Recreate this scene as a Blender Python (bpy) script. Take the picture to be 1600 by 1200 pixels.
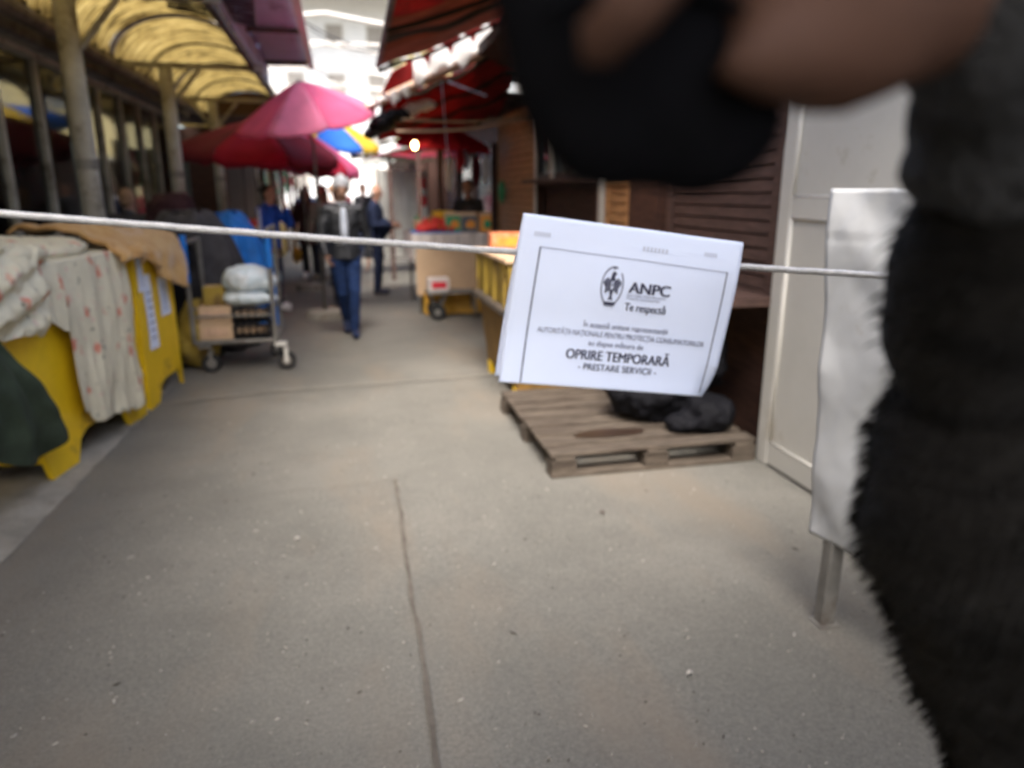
import bpy, math, random
from mathutils import Vector, Matrix, noise
R = math.radians
random.seed(7)
sc = bpy.context.scene
for o in list(bpy.data.objects): bpy.data.objects.remove(o)

# ------------------------------------------------------------------ camera
EYE = Vector((0, 0, 1.55)); PITCH = R(15); YAW = R(13.1); FPX = 1120.0
FW = Vector((math.sin(YAW) * math.cos(PITCH), math.cos(YAW) * math.cos(PITCH), -math.sin(PITCH)))
RT = Vector((math.cos(YAW), -math.sin(YAW), 0)); UP = RT.cross(FW)
cd = bpy.data.cameras.new('camera'); cam = bpy.data.objects.new('camera', cd); sc.collection.objects.link(cam)
cam.matrix_world = Matrix.Translation(EYE) @ Matrix((RT, UP, -FW)).transposed().to_4x4()
cd.sensor_width = 36; cd.lens = FPX / 1600 * 36; cd.clip_start = 0.02; cd.clip_end = 500
cd.dof.use_dof = True; cd.dof.focus_distance = 1.02; cd.dof.aperture_fstop = 2.7
sc.camera = cam
# ------------------------------------------------------------------ light
w = bpy.data.worlds.new('World'); sc.world = w; w.use_nodes = True
nt = w.node_tree; nt.nodes.clear()
sky = nt.nodes.new('ShaderNodeTexSky'); sky.sky_type = 'NISHITA'; sky.sun_disc = False
SUN_EL, SUN_AZ = R(56), R(-168)
sky.sun_elevation = SUN_EL; sky.sun_rotation = SUN_AZ
sky.air_density = 1.0; sky.dust_density = 5.0; sky.ozone_density = 1.5
bg = nt.nodes.new('ShaderNodeBackground'); bg.inputs[1].default_value = 0.15
wo = nt.nodes.new('ShaderNodeOutputWorld')
nt.links.new(sky.outputs[0], bg.inputs[0]); nt.links.new(bg.outputs[0], wo.inputs[0])
sd = bpy.data.lights.new('sun', 'SUN'); sd.energy = 1.5; sd.angle = R(25); sd.color = (1, .975, .95)
so = bpy.data.objects.new('sun', sd); sc.collection.objects.link(so)
so.rotation_euler = (R(90) - SUN_EL, 0, math.pi - SUN_AZ)
sc.view_settings.view_transform = 'Standard'; sc.view_settings.look = 'None'
sc.view_settings.exposure = 1.80; sc.view_settings.gamma = 1
sc.cycles.max_bounces = 8; sc.cycles.caustics_reflective = False; sc.cycles.caustics_refractive = False
sc.cycles.use_denoising = True; sc.cycles.transparent_max_bounces = 12; sc.cycles.sample_clamp_indirect = 6

# points of the place read off the photograph: a pixel (1600x1200) met with a plane of the world
def ray(px, py): return FW + RT * ((px - 800) / FPX) - UP * ((py - 600) / FPX)
def G(px, py, z=0): v = ray(px, py); return EYE + v * ((z - EYE.z) / v.z)
def AY(px, py, Y): v = ray(px, py); return EYE + v * (Y / v.y)
def AX(px, py, X): v = ray(px, py); return EYE + v * (X / v.x)
def CP(px, py, d): return EYE + ray(px, py) * d

# ------------------------------------------------------------------ materials
def mat(name, col, rough=.8, var=.18, scale=6, col2=None, bump=.15, bscale=40, metal=0, spec=.3, detail=6,
        dirt=None, dirt_amt=.0, dirt_scale=3, trans=0, stretch=(1, 1, 1), sheen=0):
    m = bpy.data.materials.new(name); m.use_nodes = True; n = m.node_tree.nodes; L = m.node_tree.links
    b = n['Principled BSDF']; out = n['Material Output']
    tc = n.new('ShaderNodeTexCoord'); mp = n.new('ShaderNodeMapping'); mp.inputs['Scale'].default_value = stretch
    L.new(tc.outputs['Object'], mp.inputs[0])
    nz = n.new('ShaderNodeTexNoise'); nz.inputs['Scale'].default_value = scale; nz.inputs['Detail'].default_value = detail
    nz.inputs['Roughness'].default_value = .65
    L.new(mp.outputs[0], nz.inputs[0])
    rp = n.new('ShaderNodeValToRGB'); L.new(nz.outputs[0], rp.inputs[0])
    c2 = col2 or tuple(min(1, c * (1 + var)) for c in col); c1 = col if col2 else tuple(c * (1 - var) for c in col)
    rp.color_ramp.elements[0].position = .33; rp.color_ramp.elements[0].color = (*c1, 1)
    rp.color_ramp.elements[1].position = .67; rp.color_ramp.elements[1].color = (*c2, 1)
    last = rp.outputs[0]
    if dirt:
        dz = n.new('ShaderNodeTexNoise'); dz.inputs['Scale'].default_value = dirt_scale; dz.inputs['Detail'].default_value = 9
        dz.inputs['Roughness'].default_value = .7
        L.new(mp.outputs[0], dz.inputs[0])
        dr = n.new('ShaderNodeValToRGB'); L.new(dz.outputs[0], dr.inputs[0])
        dr.color_ramp.elements[0].position = .62 - dirt_amt * .35; dr.color_ramp.elements[0].color = (0, 0, 0, 1)
        dr.color_ramp.elements[1].position = .74 - dirt_amt * .3; dr.color_ramp.elements[1].color = (1, 1, 1, 1)
        mx = n.new('ShaderNodeMix'); mx.data_type = 'RGBA'
        L.new(dr.outputs[0], mx.inputs[0]); L.new(last, mx.inputs[6]); mx.inputs[7].default_value = (*dirt, 1)
        last = mx.outputs[2]
    L.new(last, b.inputs['Base Color'])
    b.inputs['Roughness'].default_value = rough; b.inputs['Metallic'].default_value = metal
    b.inputs['Specular IOR Level'].default_value = spec
    if sheen: b.inputs['Sheen Weight'].default_value = sheen
    if bump:
        bz = n.new('ShaderNodeTexNoise'); bz.inputs['Scale'].default_value = bscale; bz.inputs['Detail'].default_value = 5
        L.new(mp.outputs[0], bz.inputs[0])
        bp = n.new('ShaderNodeBump'); bp.inputs['Strength'].default_value = bump; bp.inputs['Distance'].default_value = .01
        L.new(bz.outputs[0], bp.inputs['Height']); L.new(bp.outputs[0], b.inputs['Normal'])
    if trans:
        t = n.new('ShaderNodeBsdfTranslucent'); L.new(last, t.inputs[0])
        ms = n.new('ShaderNodeMixShader'); ms.inputs[0].default_value = trans
        L.new(b.outputs[0], ms.inputs[1]); L.new(t.outputs[0], ms.inputs[2]); L.new(ms.outputs[0], out.inputs[0])
    return m

def emis(name, col, s):
    m = bpy.data.materials.new(name); m.use_nodes = True; b = m.node_tree.nodes['Principled BSDF']
    b.inputs['Base Color'].default_value = (*col, 1); b.inputs['Emission Color'].default_value = (*col, 1); b.inputs['Emission Strength'].default_value = s
    return m

def glass(name, tint=(.75, .8, .8), refl=.12):
    m = bpy.data.materials.new(name); m.use_nodes = True; n = m.node_tree.nodes; L = m.node_tree.links
    n.remove(n['Principled BSDF']); out = n['Material Output']
    t = n.new('ShaderNodeBsdfTransparent'); t.inputs[0].default_value = (*tint, 1)
    g = n.new('ShaderNodeBsdfGlossy'); g.inputs['Roughness'].default_value = .06
    lw = n.new('ShaderNodeFresnel'); lw.inputs[0].default_value = 1.5
    ad = n.new('ShaderNodeMath'); ad.operation = 'ADD'; ad.inputs[1].default_value = refl; L.new(lw.outputs[0], ad.inputs[0])
    ms = n.new('ShaderNodeMixShader'); L.new(ad.outputs[0], ms.inputs[0]); L.new(t.outputs[0], ms.inputs[1]); L.new(g.outputs[0], ms.inputs[2])
    L.new(ms.outputs[0], out.inputs[0])
    return m

K = {}
K['steel'] = mat('grey_steel', (.20, .19, .17), .55, .25, 8, bump=.1, metal=.3, dirt=(.10, .07, .05), dirt_amt=.2)
K['post'] = mat('dusty_post_paint', (.34, .325, .28), .8, .2, 5, bump=.25, dirt=(.12, .10, .07), dirt_amt=.3)
K['gutter'] = mat('gutter_metal', (.13, .11, .10), .7, .3, 8, dirt=(.05, .035, .025), dirt_amt=.4)
K['darkwood'] = mat('dark_brown_wood', (.055, .026, .018), .75, .35, 5, stretch=(1, 1, 6), bump=.3)
K['redwood'] = mat('reddish_brown_boards', (.078, .045, .036), .7, .35, 6, stretch=(1, 1, 8), bump=.3)
K['siding'] = mat('tan_board_siding', (.42, .23, .10), .7, .3, 5, stretch=(1, 1, 8), bump=.3)
K['black'] = mat('black_plastic', (.012, .012, .014), .5, .3, 10)
K['rubber'] = mat('black_rubber', (.02, .02, .02), .9, .3, 10)
K['white'] = mat('white_paint', (.62, .60, .54), .6, .06, 3, bump=.05)
K['upvc'] = mat('cream_door_plastic', (.46, .445, .40), .45, .06, 2, bump=.03, dirt=(.30, .26, .20), dirt_amt=.12, dirt_scale=2)
K['paper'] = mat('white_paper', (.74, .81, .97), .9, .02, 6, bump=.02)
K['ink'] = mat('black_ink', (.05, .05, .085), .8, .1, 10, bump=0)
K['greyink'] = mat('grey_ink', (.20, .21, .28), .8, .1, 10, bump=0)
K['faintink'] = mat('faint_ink', (.52, .55, .64), .8, .1, 10, bump=0)
K['rope'] = mat('white_cord', (.72, .71, .70), .9, .12, 60, bump=.4, bscale=400)
K['yellow'] = mat('yellow_painted_steel', (.80, .52, .012), .45, .12, 3, bump=.08, dirt=(.30, .17, .03), dirt_amt=.12, dirt_scale=3, spec=.4)
K['yellowdull'] = mat('dull_yellow_sheet', (.36, .25, .04), .6, .25, 6, dirt=(.13, .08, .03), dirt_amt=.35)
K['ochre'] = mat('ochre_brown_boards', (.20, .115, .03), .75, .3, 6, dirt=(.08, .045, .02), dirt_amt=.35)
K['card'] = mat('kraft_cardboard', (.54, .38, .24), .85, .08, 3, bump=.05)
K['pallet'] = mat('weathered_pallet_wood', (.095, .076, .058), .9, .45, 5, stretch=(1, 7, 7), bump=.5, bscale=30, dirt=(.045, .032, .024), dirt_amt=.35, dirt_scale=3)
K['blackbag'] = mat('black_plastic_film', (.006, .006, .008), .75, .3, 10, spec=.15)
K['tarpdark'] = mat('charcoal_tarpaulin', (.045, .042, .045), .8, .35, 7, bump=.3, dirt=(.35, .33, .30), dirt_amt=-.22, dirt_scale=14)
K['tarpblue'] = mat('blue_tarpaulin', (.015, .16, .55), .6, .25, 5)
K['green'] = mat('dark_green_cloth', (.035, .05, .032), .9, .3, 6, bump=.4)
K['plush'] = mat('tan_plush_blanket', (.42, .22, .065), .95, .3, 7, col2=(.55, .35, .14), bump=.5, bscale=60, sheen=.3)
K['sack'] = mat('white_woven_sack', (.72, .76, .78), .7, .12, 9, col2=(.55, .68, .74), bump=.3)
K['jeans'] = mat('blue_denim', (.006, .020, .070), .85, .35, 12, bump=.3)
K['navy'] = mat('navy_cloth', (.014, .022, .055), .85, .25, 10, bump=.3)
K['leather'] = mat('black_leather', (.013, .014, .017), .5, .3, 12, bump=.4, spec=.5)
K['shirt'] = mat('light_grey_shirt', (.48, .52, .60), .9, .08, 9)
K['beanie'] = mat('grey_knit', (.42, .43, .45), .95, .15, 40, bump=.6, bscale=200)
K['track'] = mat('royal_blue_tracksuit', (.012, .075, .42), .7, .2, 9)
K['stripe'] = mat('pale_stripe', (.50, .58, .75), .8, .05, 9)
K['maroon'] = mat('dark_maroon_coat', (.035, .012, .014), .9, .3, 9)
K['shoewhite'] = mat('white_trainers', (.75, .76, .75), .6, .05, 9)
K['shoedark'] = mat('dark_shoes', (.02, .022, .04), .5, .2, 9)
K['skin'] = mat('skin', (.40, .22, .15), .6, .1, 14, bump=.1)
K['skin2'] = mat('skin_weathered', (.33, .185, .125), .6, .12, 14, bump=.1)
K['skinnear'] = mat('deep_tan_skin', (.085, .044, .030), .7, .15, 14, bump=.1, spec=.15)  # base colour darkened to carry the shade on the near hand
K['hairdark'] = mat('dark_hair', (.02, .013, .010), .6, .3, 60, bump=.6)
K['hairwhite'] = mat('white_hair', (.55, .54, .52), .8, .12, 60, bump=.6)
K['hairtan'] = mat('light_brown_hair', (.28, .17, .10), .8, .2, 60, bump=.6)
K['hairred'] = mat('maroon_hair', (.05, .012, .012), .7, .2, 60, bump=.6)
K['eye'] = mat('eye_dark', (.02, .015, .012), .3, .1, 9, bump=0)
K['beige'] = mat('beige_coat', (.36, .33, .29), .9, .15, 9)
K['tomato'] = mat('red_fruit', (.55, .035, .02), .35, .25, 30)
K['orange'] = mat('orange_printed_card', (.75, .16, .04), .6, .3, 18, col2=(.80, .36, .20))
K['mango'] = mat('yellow_orange_print', (.75, .36, .04), .6, .2, 14, col2=(.62, .22, .05))
K['leafprint'] = mat('green_print', (.04, .28, .13), .6, .2, 14)
K['greyprint'] = mat('slate_print', (.10, .12, .14), .6, .2, 14)
K['redprint'] = mat('red_print', (.62, .03, .05), .6, .15, 14)
K['clothwhite'] = mat('white_stall_cloth', (.62, .56, .52), .9, .08, 4, bump=.2)
K['bluecrate'] = mat('blue_plastic', (.03, .12, .42), .5, .2, 9)
K['pink'] = mat('pink_canvas', (.80, .19, .36), .8, .12, 4, trans=.6)
K['pinkpale'] = mat('pale_pink_canvas', (.90, .36, .54), .8, .12, 4, trans=.65)
K['redcan'] = mat('red_canvas', (.46, .018, .05), .8, .15, 4, trans=.5)
K['burg'] = mat('burgundy_canvas', (.13, .008, .018), .85, .2, 4, trans=.15)
K['awnred'] = mat('faded_red_awning', (.34, .026, .024), .85, .35, 3, bump=.3, trans=.35, dirt=(.10, .02, .015), dirt_amt=.25)
K['awnbrown'] = mat('brown_red_awning', (.24, .085, .05), .85, .25, 3, bump=.3, trans=.35)
K['awndark'] = mat('dark_awning_band', (.03, .025, .015), .9, .3, 3)
K['canblue'] = mat('blue_canvas', (.05, .22, .72), .8, .1, 4, trans=.5)
K['canyellow'] = mat('yellow_canvas', (.80, .58, .06), .8, .1, 4, trans=.5)
K['canwhite'] = mat('white_canvas', (.80, .80, .75), .8, .1, 4, trans=.5)
K['lilac'] = mat('lilac_sheet_soffit', (.40, .45, .58), .75, .15, 1.5, bump=.1, dirt=(.10, .065, .09), dirt_amt=.2, dirt_scale=2)
K['lampwhite'] = mat('white_tube_cover', (.85, .85, .75), .4, .03, 5)
K['tan'] = mat('bare_tan_timber', (.55, .37, .25), .8, .2, 8, stretch=(6, 1, 1))
K['brass'] = mat('wrapped_pole', (.30, .20, .12), .7, .25, 12)
K['plaster'] = mat('pale_plaster', (.80, .80, .78), .9, .1, .4, dirt=(.6, .6, .58), dirt_amt=.1, dirt_scale=.5)
K['plastery'] = mat('pale_yellow_plaster', (.70, .60, .30), .9, .1, .6)
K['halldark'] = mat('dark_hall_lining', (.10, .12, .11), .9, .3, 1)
K['brick'] = mat('low_wall_render', (.18, .16, .14), .9, .2, 2)
K['glass'] = glass('window_glass', (.93, .96, .95), .0)
K['winglass'] = mat('dark_reflective_pane', (.05, .07, .09), .08, .2, 2, bump=0, spec=.8)
K['bulb'] = emis('lit_bulb', (1, .62, .22), 14)
K['clear'] = mat('milky_plastic_film', (.88, .86, .82), .5, .06, 5, bump=.4, trans=.35)
K['camblack'] = mat('black_camera_case', (.004, .004, .005), .9, .3, 20, bump=.2, spec=.05)
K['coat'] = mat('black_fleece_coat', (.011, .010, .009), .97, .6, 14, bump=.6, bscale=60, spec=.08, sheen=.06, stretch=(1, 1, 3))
K['cuff'] = mat('grey_knit_cuff', (.040, .040, .041), .95, .4, 20, bump=.8, bscale=150)
K['bagblue'] = mat('pale_blue_bag', (.45, .66, .75), .6, .12, 9, trans=.3)
K['bagyellow'] = mat('yellow_bag', (.55, .30, .04), .6, .12, 9, trans=.2)

# ------------------------------------------------------------------ mesh builder
ORG = {}
class MB:
    def __init__(s): s.v = []; s.f = []; s.m = []; s.mi = 0
    def add(s, vs, fs):
        b = len(s.v); s.v += [Vector(p) for p in vs]
        for f in fs: s.f.append([b + i for i in f]); s.m.append(s.mi)
        return s
    def box(s, c, d, rz=0, rx=0, ry=0, bev=0):
        x, y, z = d[0] / 2, d[1] / 2, d[2] / 2
        M3 = Matrix.Rotation(rz, 3, 'Z') @ Matrix.Rotation(ry, 3, 'Y') @ Matrix.Rotation(rx, 3, 'X'); c = Vector(c)
        if bev:
            e = min(bev, x * .45, y * .45, z * .45); vs = []; idx = {}
            for sx in (-1, 1):
                for sy in (-1, 1):
                    for sz in (-1, 1):
                        for k in range(3):
                            p = [sx * (x - e), sy * (y - e), sz * (z - e)]; p[k] = (sx * x, sy * y, sz * z)[k]
                            idx[(sx, sy, sz, k)] = len(vs); vs.append(c + M3 @ Vector(p))
            fs = []
            for k in range(3):
                a, b = [(1, 2), (2, 0), (0, 1)][k]
                for q in (-1, 1):
                    def key(u, v_): t = [0, 0, 0]; t[k] = q; t[a] = u; t[b] = v_; return (t[0], t[1], t[2], k)
                    o = [key(-1, -1), key(1, -1), key(1, 1), key(-1, 1)]
                    if q < 0: o.reverse()
                    fs.append([idx[i] for i in o])
            for k in range(3):
                a, b = [(1, 2), (2, 0), (0, 1)][k]
                for qa in (-1, 1):
                    for qb in (-1, 1):
                        def kk(u, ax): t = [0, 0, 0]; t[k] = u; t[a] = qa; t[b] = qb; return (t[0], t[1], t[2], ax)
                        o = [kk(-1, a), kk(1, a), kk(1, b), kk(-1, b)]
                        if qa * qb < 0: o.reverse()
                        fs.append([idx[i] for i in o])
            for sx in (-1, 1):
                for sy in (-1, 1):
                    for sz in (-1, 1):
                        o = [idx[(sx, sy, sz, k)] for k in range(3)]
                        if sx * sy * sz < 0: o.reverse()
                        fs.append(o)
            return s.add(vs, fs)
        vs = [c + M3 @ Vector((sx * x, sy * y, sz * z)) for sx in (-1, 1) for sy in (-1, 1) for sz in (-1, 1)]
        return s.add(vs, [(0, 1, 3, 2), (4, 6, 7, 5), (0, 4, 5, 1), (2, 3, 7, 6), (0, 2, 6, 4), (1, 5, 7, 3)])
    def path(s, pts, rad, n=8, cap=True, flat=1.0, up=(0, 0, 1)):
        pts = [Vector(p) for p in pts]
        if not hasattr(rad, '__len__'): rad = [rad] * len(pts)
        b = len(s.v); vs = []; u = Vector(up)
        for i, p in enumerate(pts):
            t = (pts[min(i + 1, len(pts) - 1)] - pts[max(i - 1, 0)])
            t = t.normalized() if t.length > 1e-9 else Vector((0, 0, 1))
            a = u - t * u.dot(t)
            if a.length < 1e-3: a = Vector((1, 0, 0)) - t * t.x
            if a.length < 1e-3: a = Vector((0, 1, 0)) - t * t.y
            a.normalize(); c = t.cross(a); u = a
            for k in range(n):
                q = 2 * math.pi * k / n
                vs.append(p + (a * math.cos(q) * flat + c * math.sin(q)) * rad[i])
        fs = []
        for i in range(len(pts) - 1):
            for k in range(n): fs.append((i * n + k, i * n + (k + 1) % n, (i + 1) * n + (k + 1) % n, (i + 1) * n + k))
        if cap: fs.append(tuple(range(n))[::-1]); fs.append(tuple((len(pts) - 1) * n + k for k in range(n)))
        return s.add(vs, fs)
    def tube(s, a, b, r, r2=None, n=10): return s.path([a, b], [r, r if r2 is None else r2], n)
    def ell(s, c, r, rot=None, n=14, m=9):
        c = Vector(c); vs = [c + (rot @ Vector((0, 0, -r[2])) if rot else Vector((0, 0, -r[2])))]
        for i in range(1, m):
            ph = -math.pi / 2 + math.pi * i / m
            for k in range(n):
                q = 2 * math.pi * k / n; p = Vector((r[0] * math.cos(ph) * math.cos(q), r[1] * math.cos(ph) * math.sin(q), r[2] * math.sin(ph)))
                vs.append(c + (rot @ p if rot else p))
        vs.append(c + (rot @ Vector((0, 0, r[2])) if rot else Vector((0, 0, r[2])))); e = len(vs) - 1
        fs = [(0, 1 + (k + 1) % n, 1 + k) for k in range(n)]
        for i in range(m - 2):
            for k in range(n): fs.append((1 + i * n + k, 1 + i * n + (k + 1) % n, 1 + (i + 1) * n + (k + 1) % n, 1 + (i + 1) * n + k))
        fs += [(e, 1 + (m - 2) * n + k, 1 + (m - 2) * n + (k + 1) % n) for k in range(n)]
        return s.add(vs, fs)
    def cap(s, a, b, r, r2=None, n=12, flat=1.0, up=(0, 0, 1)):           # capsule, optionally tapered
        r2 = r if r2 is None else r2; a = Vector(a); b = Vector(b); t = (b - a)
        t = t.normalized() if t.length > 1e-9 else Vector((0, 0, 1)); P = []; Q = []
        for k in range(5): q = math.pi / 2 * (1 - k / 4.0); P.append(a - t * r * math.sin(q)); Q.append(max(r * math.cos(q), r * .03))
        for k in range(5): q = math.pi / 2 * (k / 4.0); P.append(b + t * r2 * math.sin(q)); Q.append(max(r2 * math.cos(q), r2 * .03))
        return s.path(P, Q, n, True, flat, up)
    def grid(s, fn, nu, nv):
        vs = [fn(i / nu, j / nv) for j in range(nv + 1) for i in range(nu + 1)]
        return s.add(vs, [(j * (nu + 1) + i, j * (nu + 1) + i + 1, (j + 1) * (nu + 1) + i + 1, (j + 1) * (nu + 1) + i) for j in range(nv) for i in range(nu)])
    def prism(s, poly, ax, h):                                         # poly: list of 3D points, extruded along vector ax*h
        n = len(poly); e = Vector(ax) * h; P = [Vector(p) for p in poly]
        return s.add(P + [p + e for p in P], [tuple(range(n))[::-1], tuple(range(n, 2 * n))] + [(i, (i + 1) % n, n + (i + 1) % n, n + i) for i in range(n)])
    def build(s, name, m, parent=None, smooth=False, thick=0, voxel=0, rough=0, rscale=6, sm=0, sub=0):
        me = bpy.data.meshes.new(name); org = ORG.get(parent.name, Vector()) if parent else Vector()
        me.from_pydata([p - org for p in s.v], [], s.f); me.update()
        ms = m if isinstance(m, (list, tuple)) else [m]
        for x in ms: me.materials.append(x)
        if len(ms) > 1:
            for i, p in enumerate(me.polygons): p.material_index = s.m[i]
        o = bpy.data.objects.new(name, me); sc.collection.objects.link(o)
        if voxel or thick or sub:
            if voxel:
                q = o.modifiers.new('r', 'REMESH'); q.mode = 'VOXEL'; q.voxel_size = voxel
                if sm: q = o.modifiers.new('s', 'SMOOTH'); q.factor = .5; q.iterations = sm
            if sub: q = o.modifiers.new('u', 'SUBSURF'); q.levels = sub; q.render_levels = sub
            if thick: q = o.modifiers.new('t', 'SOLIDIFY'); q.thickness = thick; q.offset = 0
            dg = bpy.context.evaluated_depsgraph_get(); ev = o.evaluated_get(dg)
            nm = bpy.data.meshes.new_from_object(ev); o.modifiers.clear(); o.data = nm; bpy.data.meshes.remove(me); me = nm
            me.name = name
            if not me.materials:
                for x in ms: me.materials.append(x)
            if rough:
                nr = [v.normal.copy() for v in me.vertices]
                for v, q in zip(me.vertices, nr):
                    v.co += q * rough * (noise.noise(v.co * rscale + org * 3) + .5 * noise.noise(v.co * rscale * 2.3))
        if smooth or voxel:
            me.polygons.foreach_set('use_smooth', [True] * len(me.polygons))
        if parent: o.parent = parent; ORG[o.name] = org
        else: ORG[o.name] = Vector()
        return o

def tag(o, label, cat, group=None, kind=None):
    if label: o['label'] = label
    if cat: o['category'] = cat
    if group: o['group'] = group
    if kind: o['kind'] = kind
    return o
def thing(name, label, cat, loc=(0, 0, 0), group=None):
    o = bpy.data.objects.new(name, None); sc.collection.objects.link(o); o.empty_display_size = .2
    o.location = loc; ORG[o.name] = Vector(loc)
    return tag(o, label, cat, group)
def copy_tree(o, parent=None):
    c = o.copy(); sc.collection.objects.link(c); ORG[c.name] = ORG.get(o.name, Vector())
    if parent: c.parent = parent
    for ch in list(o.children): copy_tree(ch, c)
    return c
def nz(x, y=0, z=0, s=1): return noise.noise(Vector((x * s, y * s, z * s)))

# ================================================================== SETTING
def ground_mat():
    m = bpy.data.materials.new('worn_asphalt'); m.use_nodes = True; n = m.node_tree.nodes; L = m.node_tree.links
    b = n['Principled BSDF']; tc = n.new('ShaderNodeTexCoord')
    def noi(s, d=8, r=.6, st=(1, 1, 1)):
        mp = n.new('ShaderNodeMapping'); mp.inputs['Scale'].default_value = st; L.new(tc.outputs['Object'], mp.inputs[0])
        z = n.new('ShaderNodeTexNoise'); z.inputs['Scale'].default_value = s; z.inputs['Detail'].default_value = d; z.inputs['Roughness'].default_value = r
        L.new(mp.outputs[0], z.inputs[0]); return z.outputs[0]
    def ramp(src, stops):
        r = n.new('ShaderNodeValToRGB'); L.new(src, r.inputs[0]); e = r.color_ramp.elements
        e[0].position, e[1].position = stops[0][0], stops[-1][0]; e[0].color = (*stops[0][1], 1); e[1].color = (*stops[-1][1], 1)
        for p, c in stops[1:-1]: q = e.new(p); q.color = (*c, 1)
        return r.outputs[0]
    def mix(f, a, c, mode='MIX'):
        x = n.new('ShaderNodeMix'); x.data_type = 'RGBA'; x.blend_type = mode
        if isinstance(f, float): x.inputs[0].default_value = f
        else: L.new(f, x.inputs[0])
        L.new(a, x.inputs[6])
        if isinstance(c, tuple): x.inputs[7].default_value = (*c, 1)
        else: L.new(c, x.inputs[7])
        return x.outputs[2]
    base = ramp(noi(.9, 6), [(.3, (.134, .129, .112)), (.5, (.158, .151, .131)), (.72, (.186, .175, .150))])
    base = mix(ramp(noi(2.2, 9, .7), [(.46, (0, 0, 0)), (.70, (.45, .45, .45))]), base, (.115, .108, .094))
    base = mix(.75, base, ramp(noi(70, 4, .7), [(.3, (.72, .72, .72)), (.7, (1.25, 1.25, 1.25))]), 'MULTIPLY')
    base = mix(.4, base, ramp(noi(230, 3, .8), [(.35, (.45, .45, .45)), (.65, (1.6, 1.6, 1.6))]), 'MULTIPLY')
    base = mix(ramp(noi(38, 5, .9), [(.66, (0, 0, 0)), (.72, (.55, .55, .55))]), base, (.40, .38, .34))
    base = mix(ramp(noi(26, 5, .9, (1, 1.4, 1)), [(.70, (0, 0, 0)), (.76, (.55, .55, .55))]), base, (.06, .055, .045))
    base = mix(ramp(noi(1.3, 4, .6, (1, .35, 1)), [(.50, (0, 0, 0)), (.66, (.55, .55, .55))]), base, (.20, .165, .125))
    L.new(base, b.inputs['Base Color']); b.inputs['Roughness'].default_value = .88; b.inputs['Specular IOR Level'].default_value = .25
    bp = n.new('ShaderNodeBump'); bp.inputs['Strength'].default_value = .5; bp.inputs['Distance'].default_value = .006
    L.new(noi(90, 6, .75), bp.inputs['Height']); L.new(bp.outputs[0], b.inputs['Normal'])
    return m
K['ground'] = ground_mat()
K['seam'] = mat('tar_joint', (.115, .10, .082), .9, .3, 9, bump=.3)
K['slab'] = mat('old_concrete', (.25, .235, .20), .9, .2, 5, bump=.4, dirt=(.15, .12, .09), dirt_amt=.25)

g = MB(); g.grid(lambda u, v: (-60 + 120 * u, -20 + 120 * v, .012 * nz(-60 + 120 * u, -20 + 120 * v, 0, .5) * (1 if abs(-60 + 120 * u) < 6 else 0)), 120, 120)
tag(g.build('ground', K['ground'], smooth=True), None, None, kind='structure')
for nm, pts, wd in [('pavement_joint', [(.21, 3.75), (.20, 3.2), (.185, 2.6), (.185, 2.1), (.17, 1.5), (.165, .6)], .022), ('pavement_joint', [(-1.45, 5.62), (-.6, 5.80), (.2, 5.86), (1.2, 5.92)], .034), ('pavement_joint', [(-1.2, 3.62), (-.4, 3.70), (.22, 3.74)], .004)]:
    s = MB()
    def jf(u, v, pts=pts, wd=wd):
        t = u * (len(pts) - 1); i = min(int(t), len(pts) - 2); t -= i
        x = pts[i][0] * (1 - t) + pts[i + 1][0] * t; y = pts[i][1] * (1 - t) + pts[i + 1][1] * t
        al = abs(pts[-1][1] - pts[0][1]) > 1; w_ = wd * (.75 + .5 * nz(x * 9, y * 9, 3)) * (v - .5); j = .012 * nz(x * 5, y * 5)
        return (x + (w_ if al else 0) + (j if al else 0), y + (0 if al else w_ + j), .016)
    s.grid(jf, 90, 1); tag(s.build(nm, K['slab'] if pts[0][1] > 5 else K['seam']), None, None, kind='structure')
s = MB(); s.grid(lambda u, v: (-1.52 - .03 * nz(v * 30, 1) - 2.6 * u + .10 * v, 2.9 + v * 3.5, .035 - (.03 if u == 0 else 0)), 24, 60)
tag(s.build('kerb_slab', K['slab'], smooth=True), None, None, kind='structure')

# ------------------------------------------------------------------ market hall on the left
HX = -2.65
hall = thing('market_hall', 'dark glazed market hall with tall window bays behind the yellow bins', 'building', (HX, 8, 0))
m = MB(); m.box((HX - .08, 8.5, .47), (.16, 12, .94)); m.build('low_wall', K['brick'], hall)
m = MB()
m.box((HX - 6.2, 8.5, 3.3), (12.2, 12.4, .12)); m.box((HX - 3.0, 2.5, 1.6), (5.8, .1, 3.2)); m.box((HX - 3.1, 14.6, .55), (6, .1, 1.1)); m.box((HX - 3.1, 14.6, 2.8), (6, .1, .8)); m.box((HX - .4, 14.6, 1.75), (.8, .1, 1.3)); m.box((HX - 3, 14.6, 1.75), (.3, .1, 1.3))
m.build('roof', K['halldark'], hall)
m = MB()                                                                # back wall with openings
m.box((HX - 6, 8.5, .55), (.15, 12, 1.1)); m.box((HX - 6, 8.5, 2.95), (.15, 12, .6))
for k in range(7): m.box((HX - 6, 2.6 + 2 * k, 1.87), (.15, .45, 1.52))
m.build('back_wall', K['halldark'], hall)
ys = [3.35 + .9 * k for k in range(12)]
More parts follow.
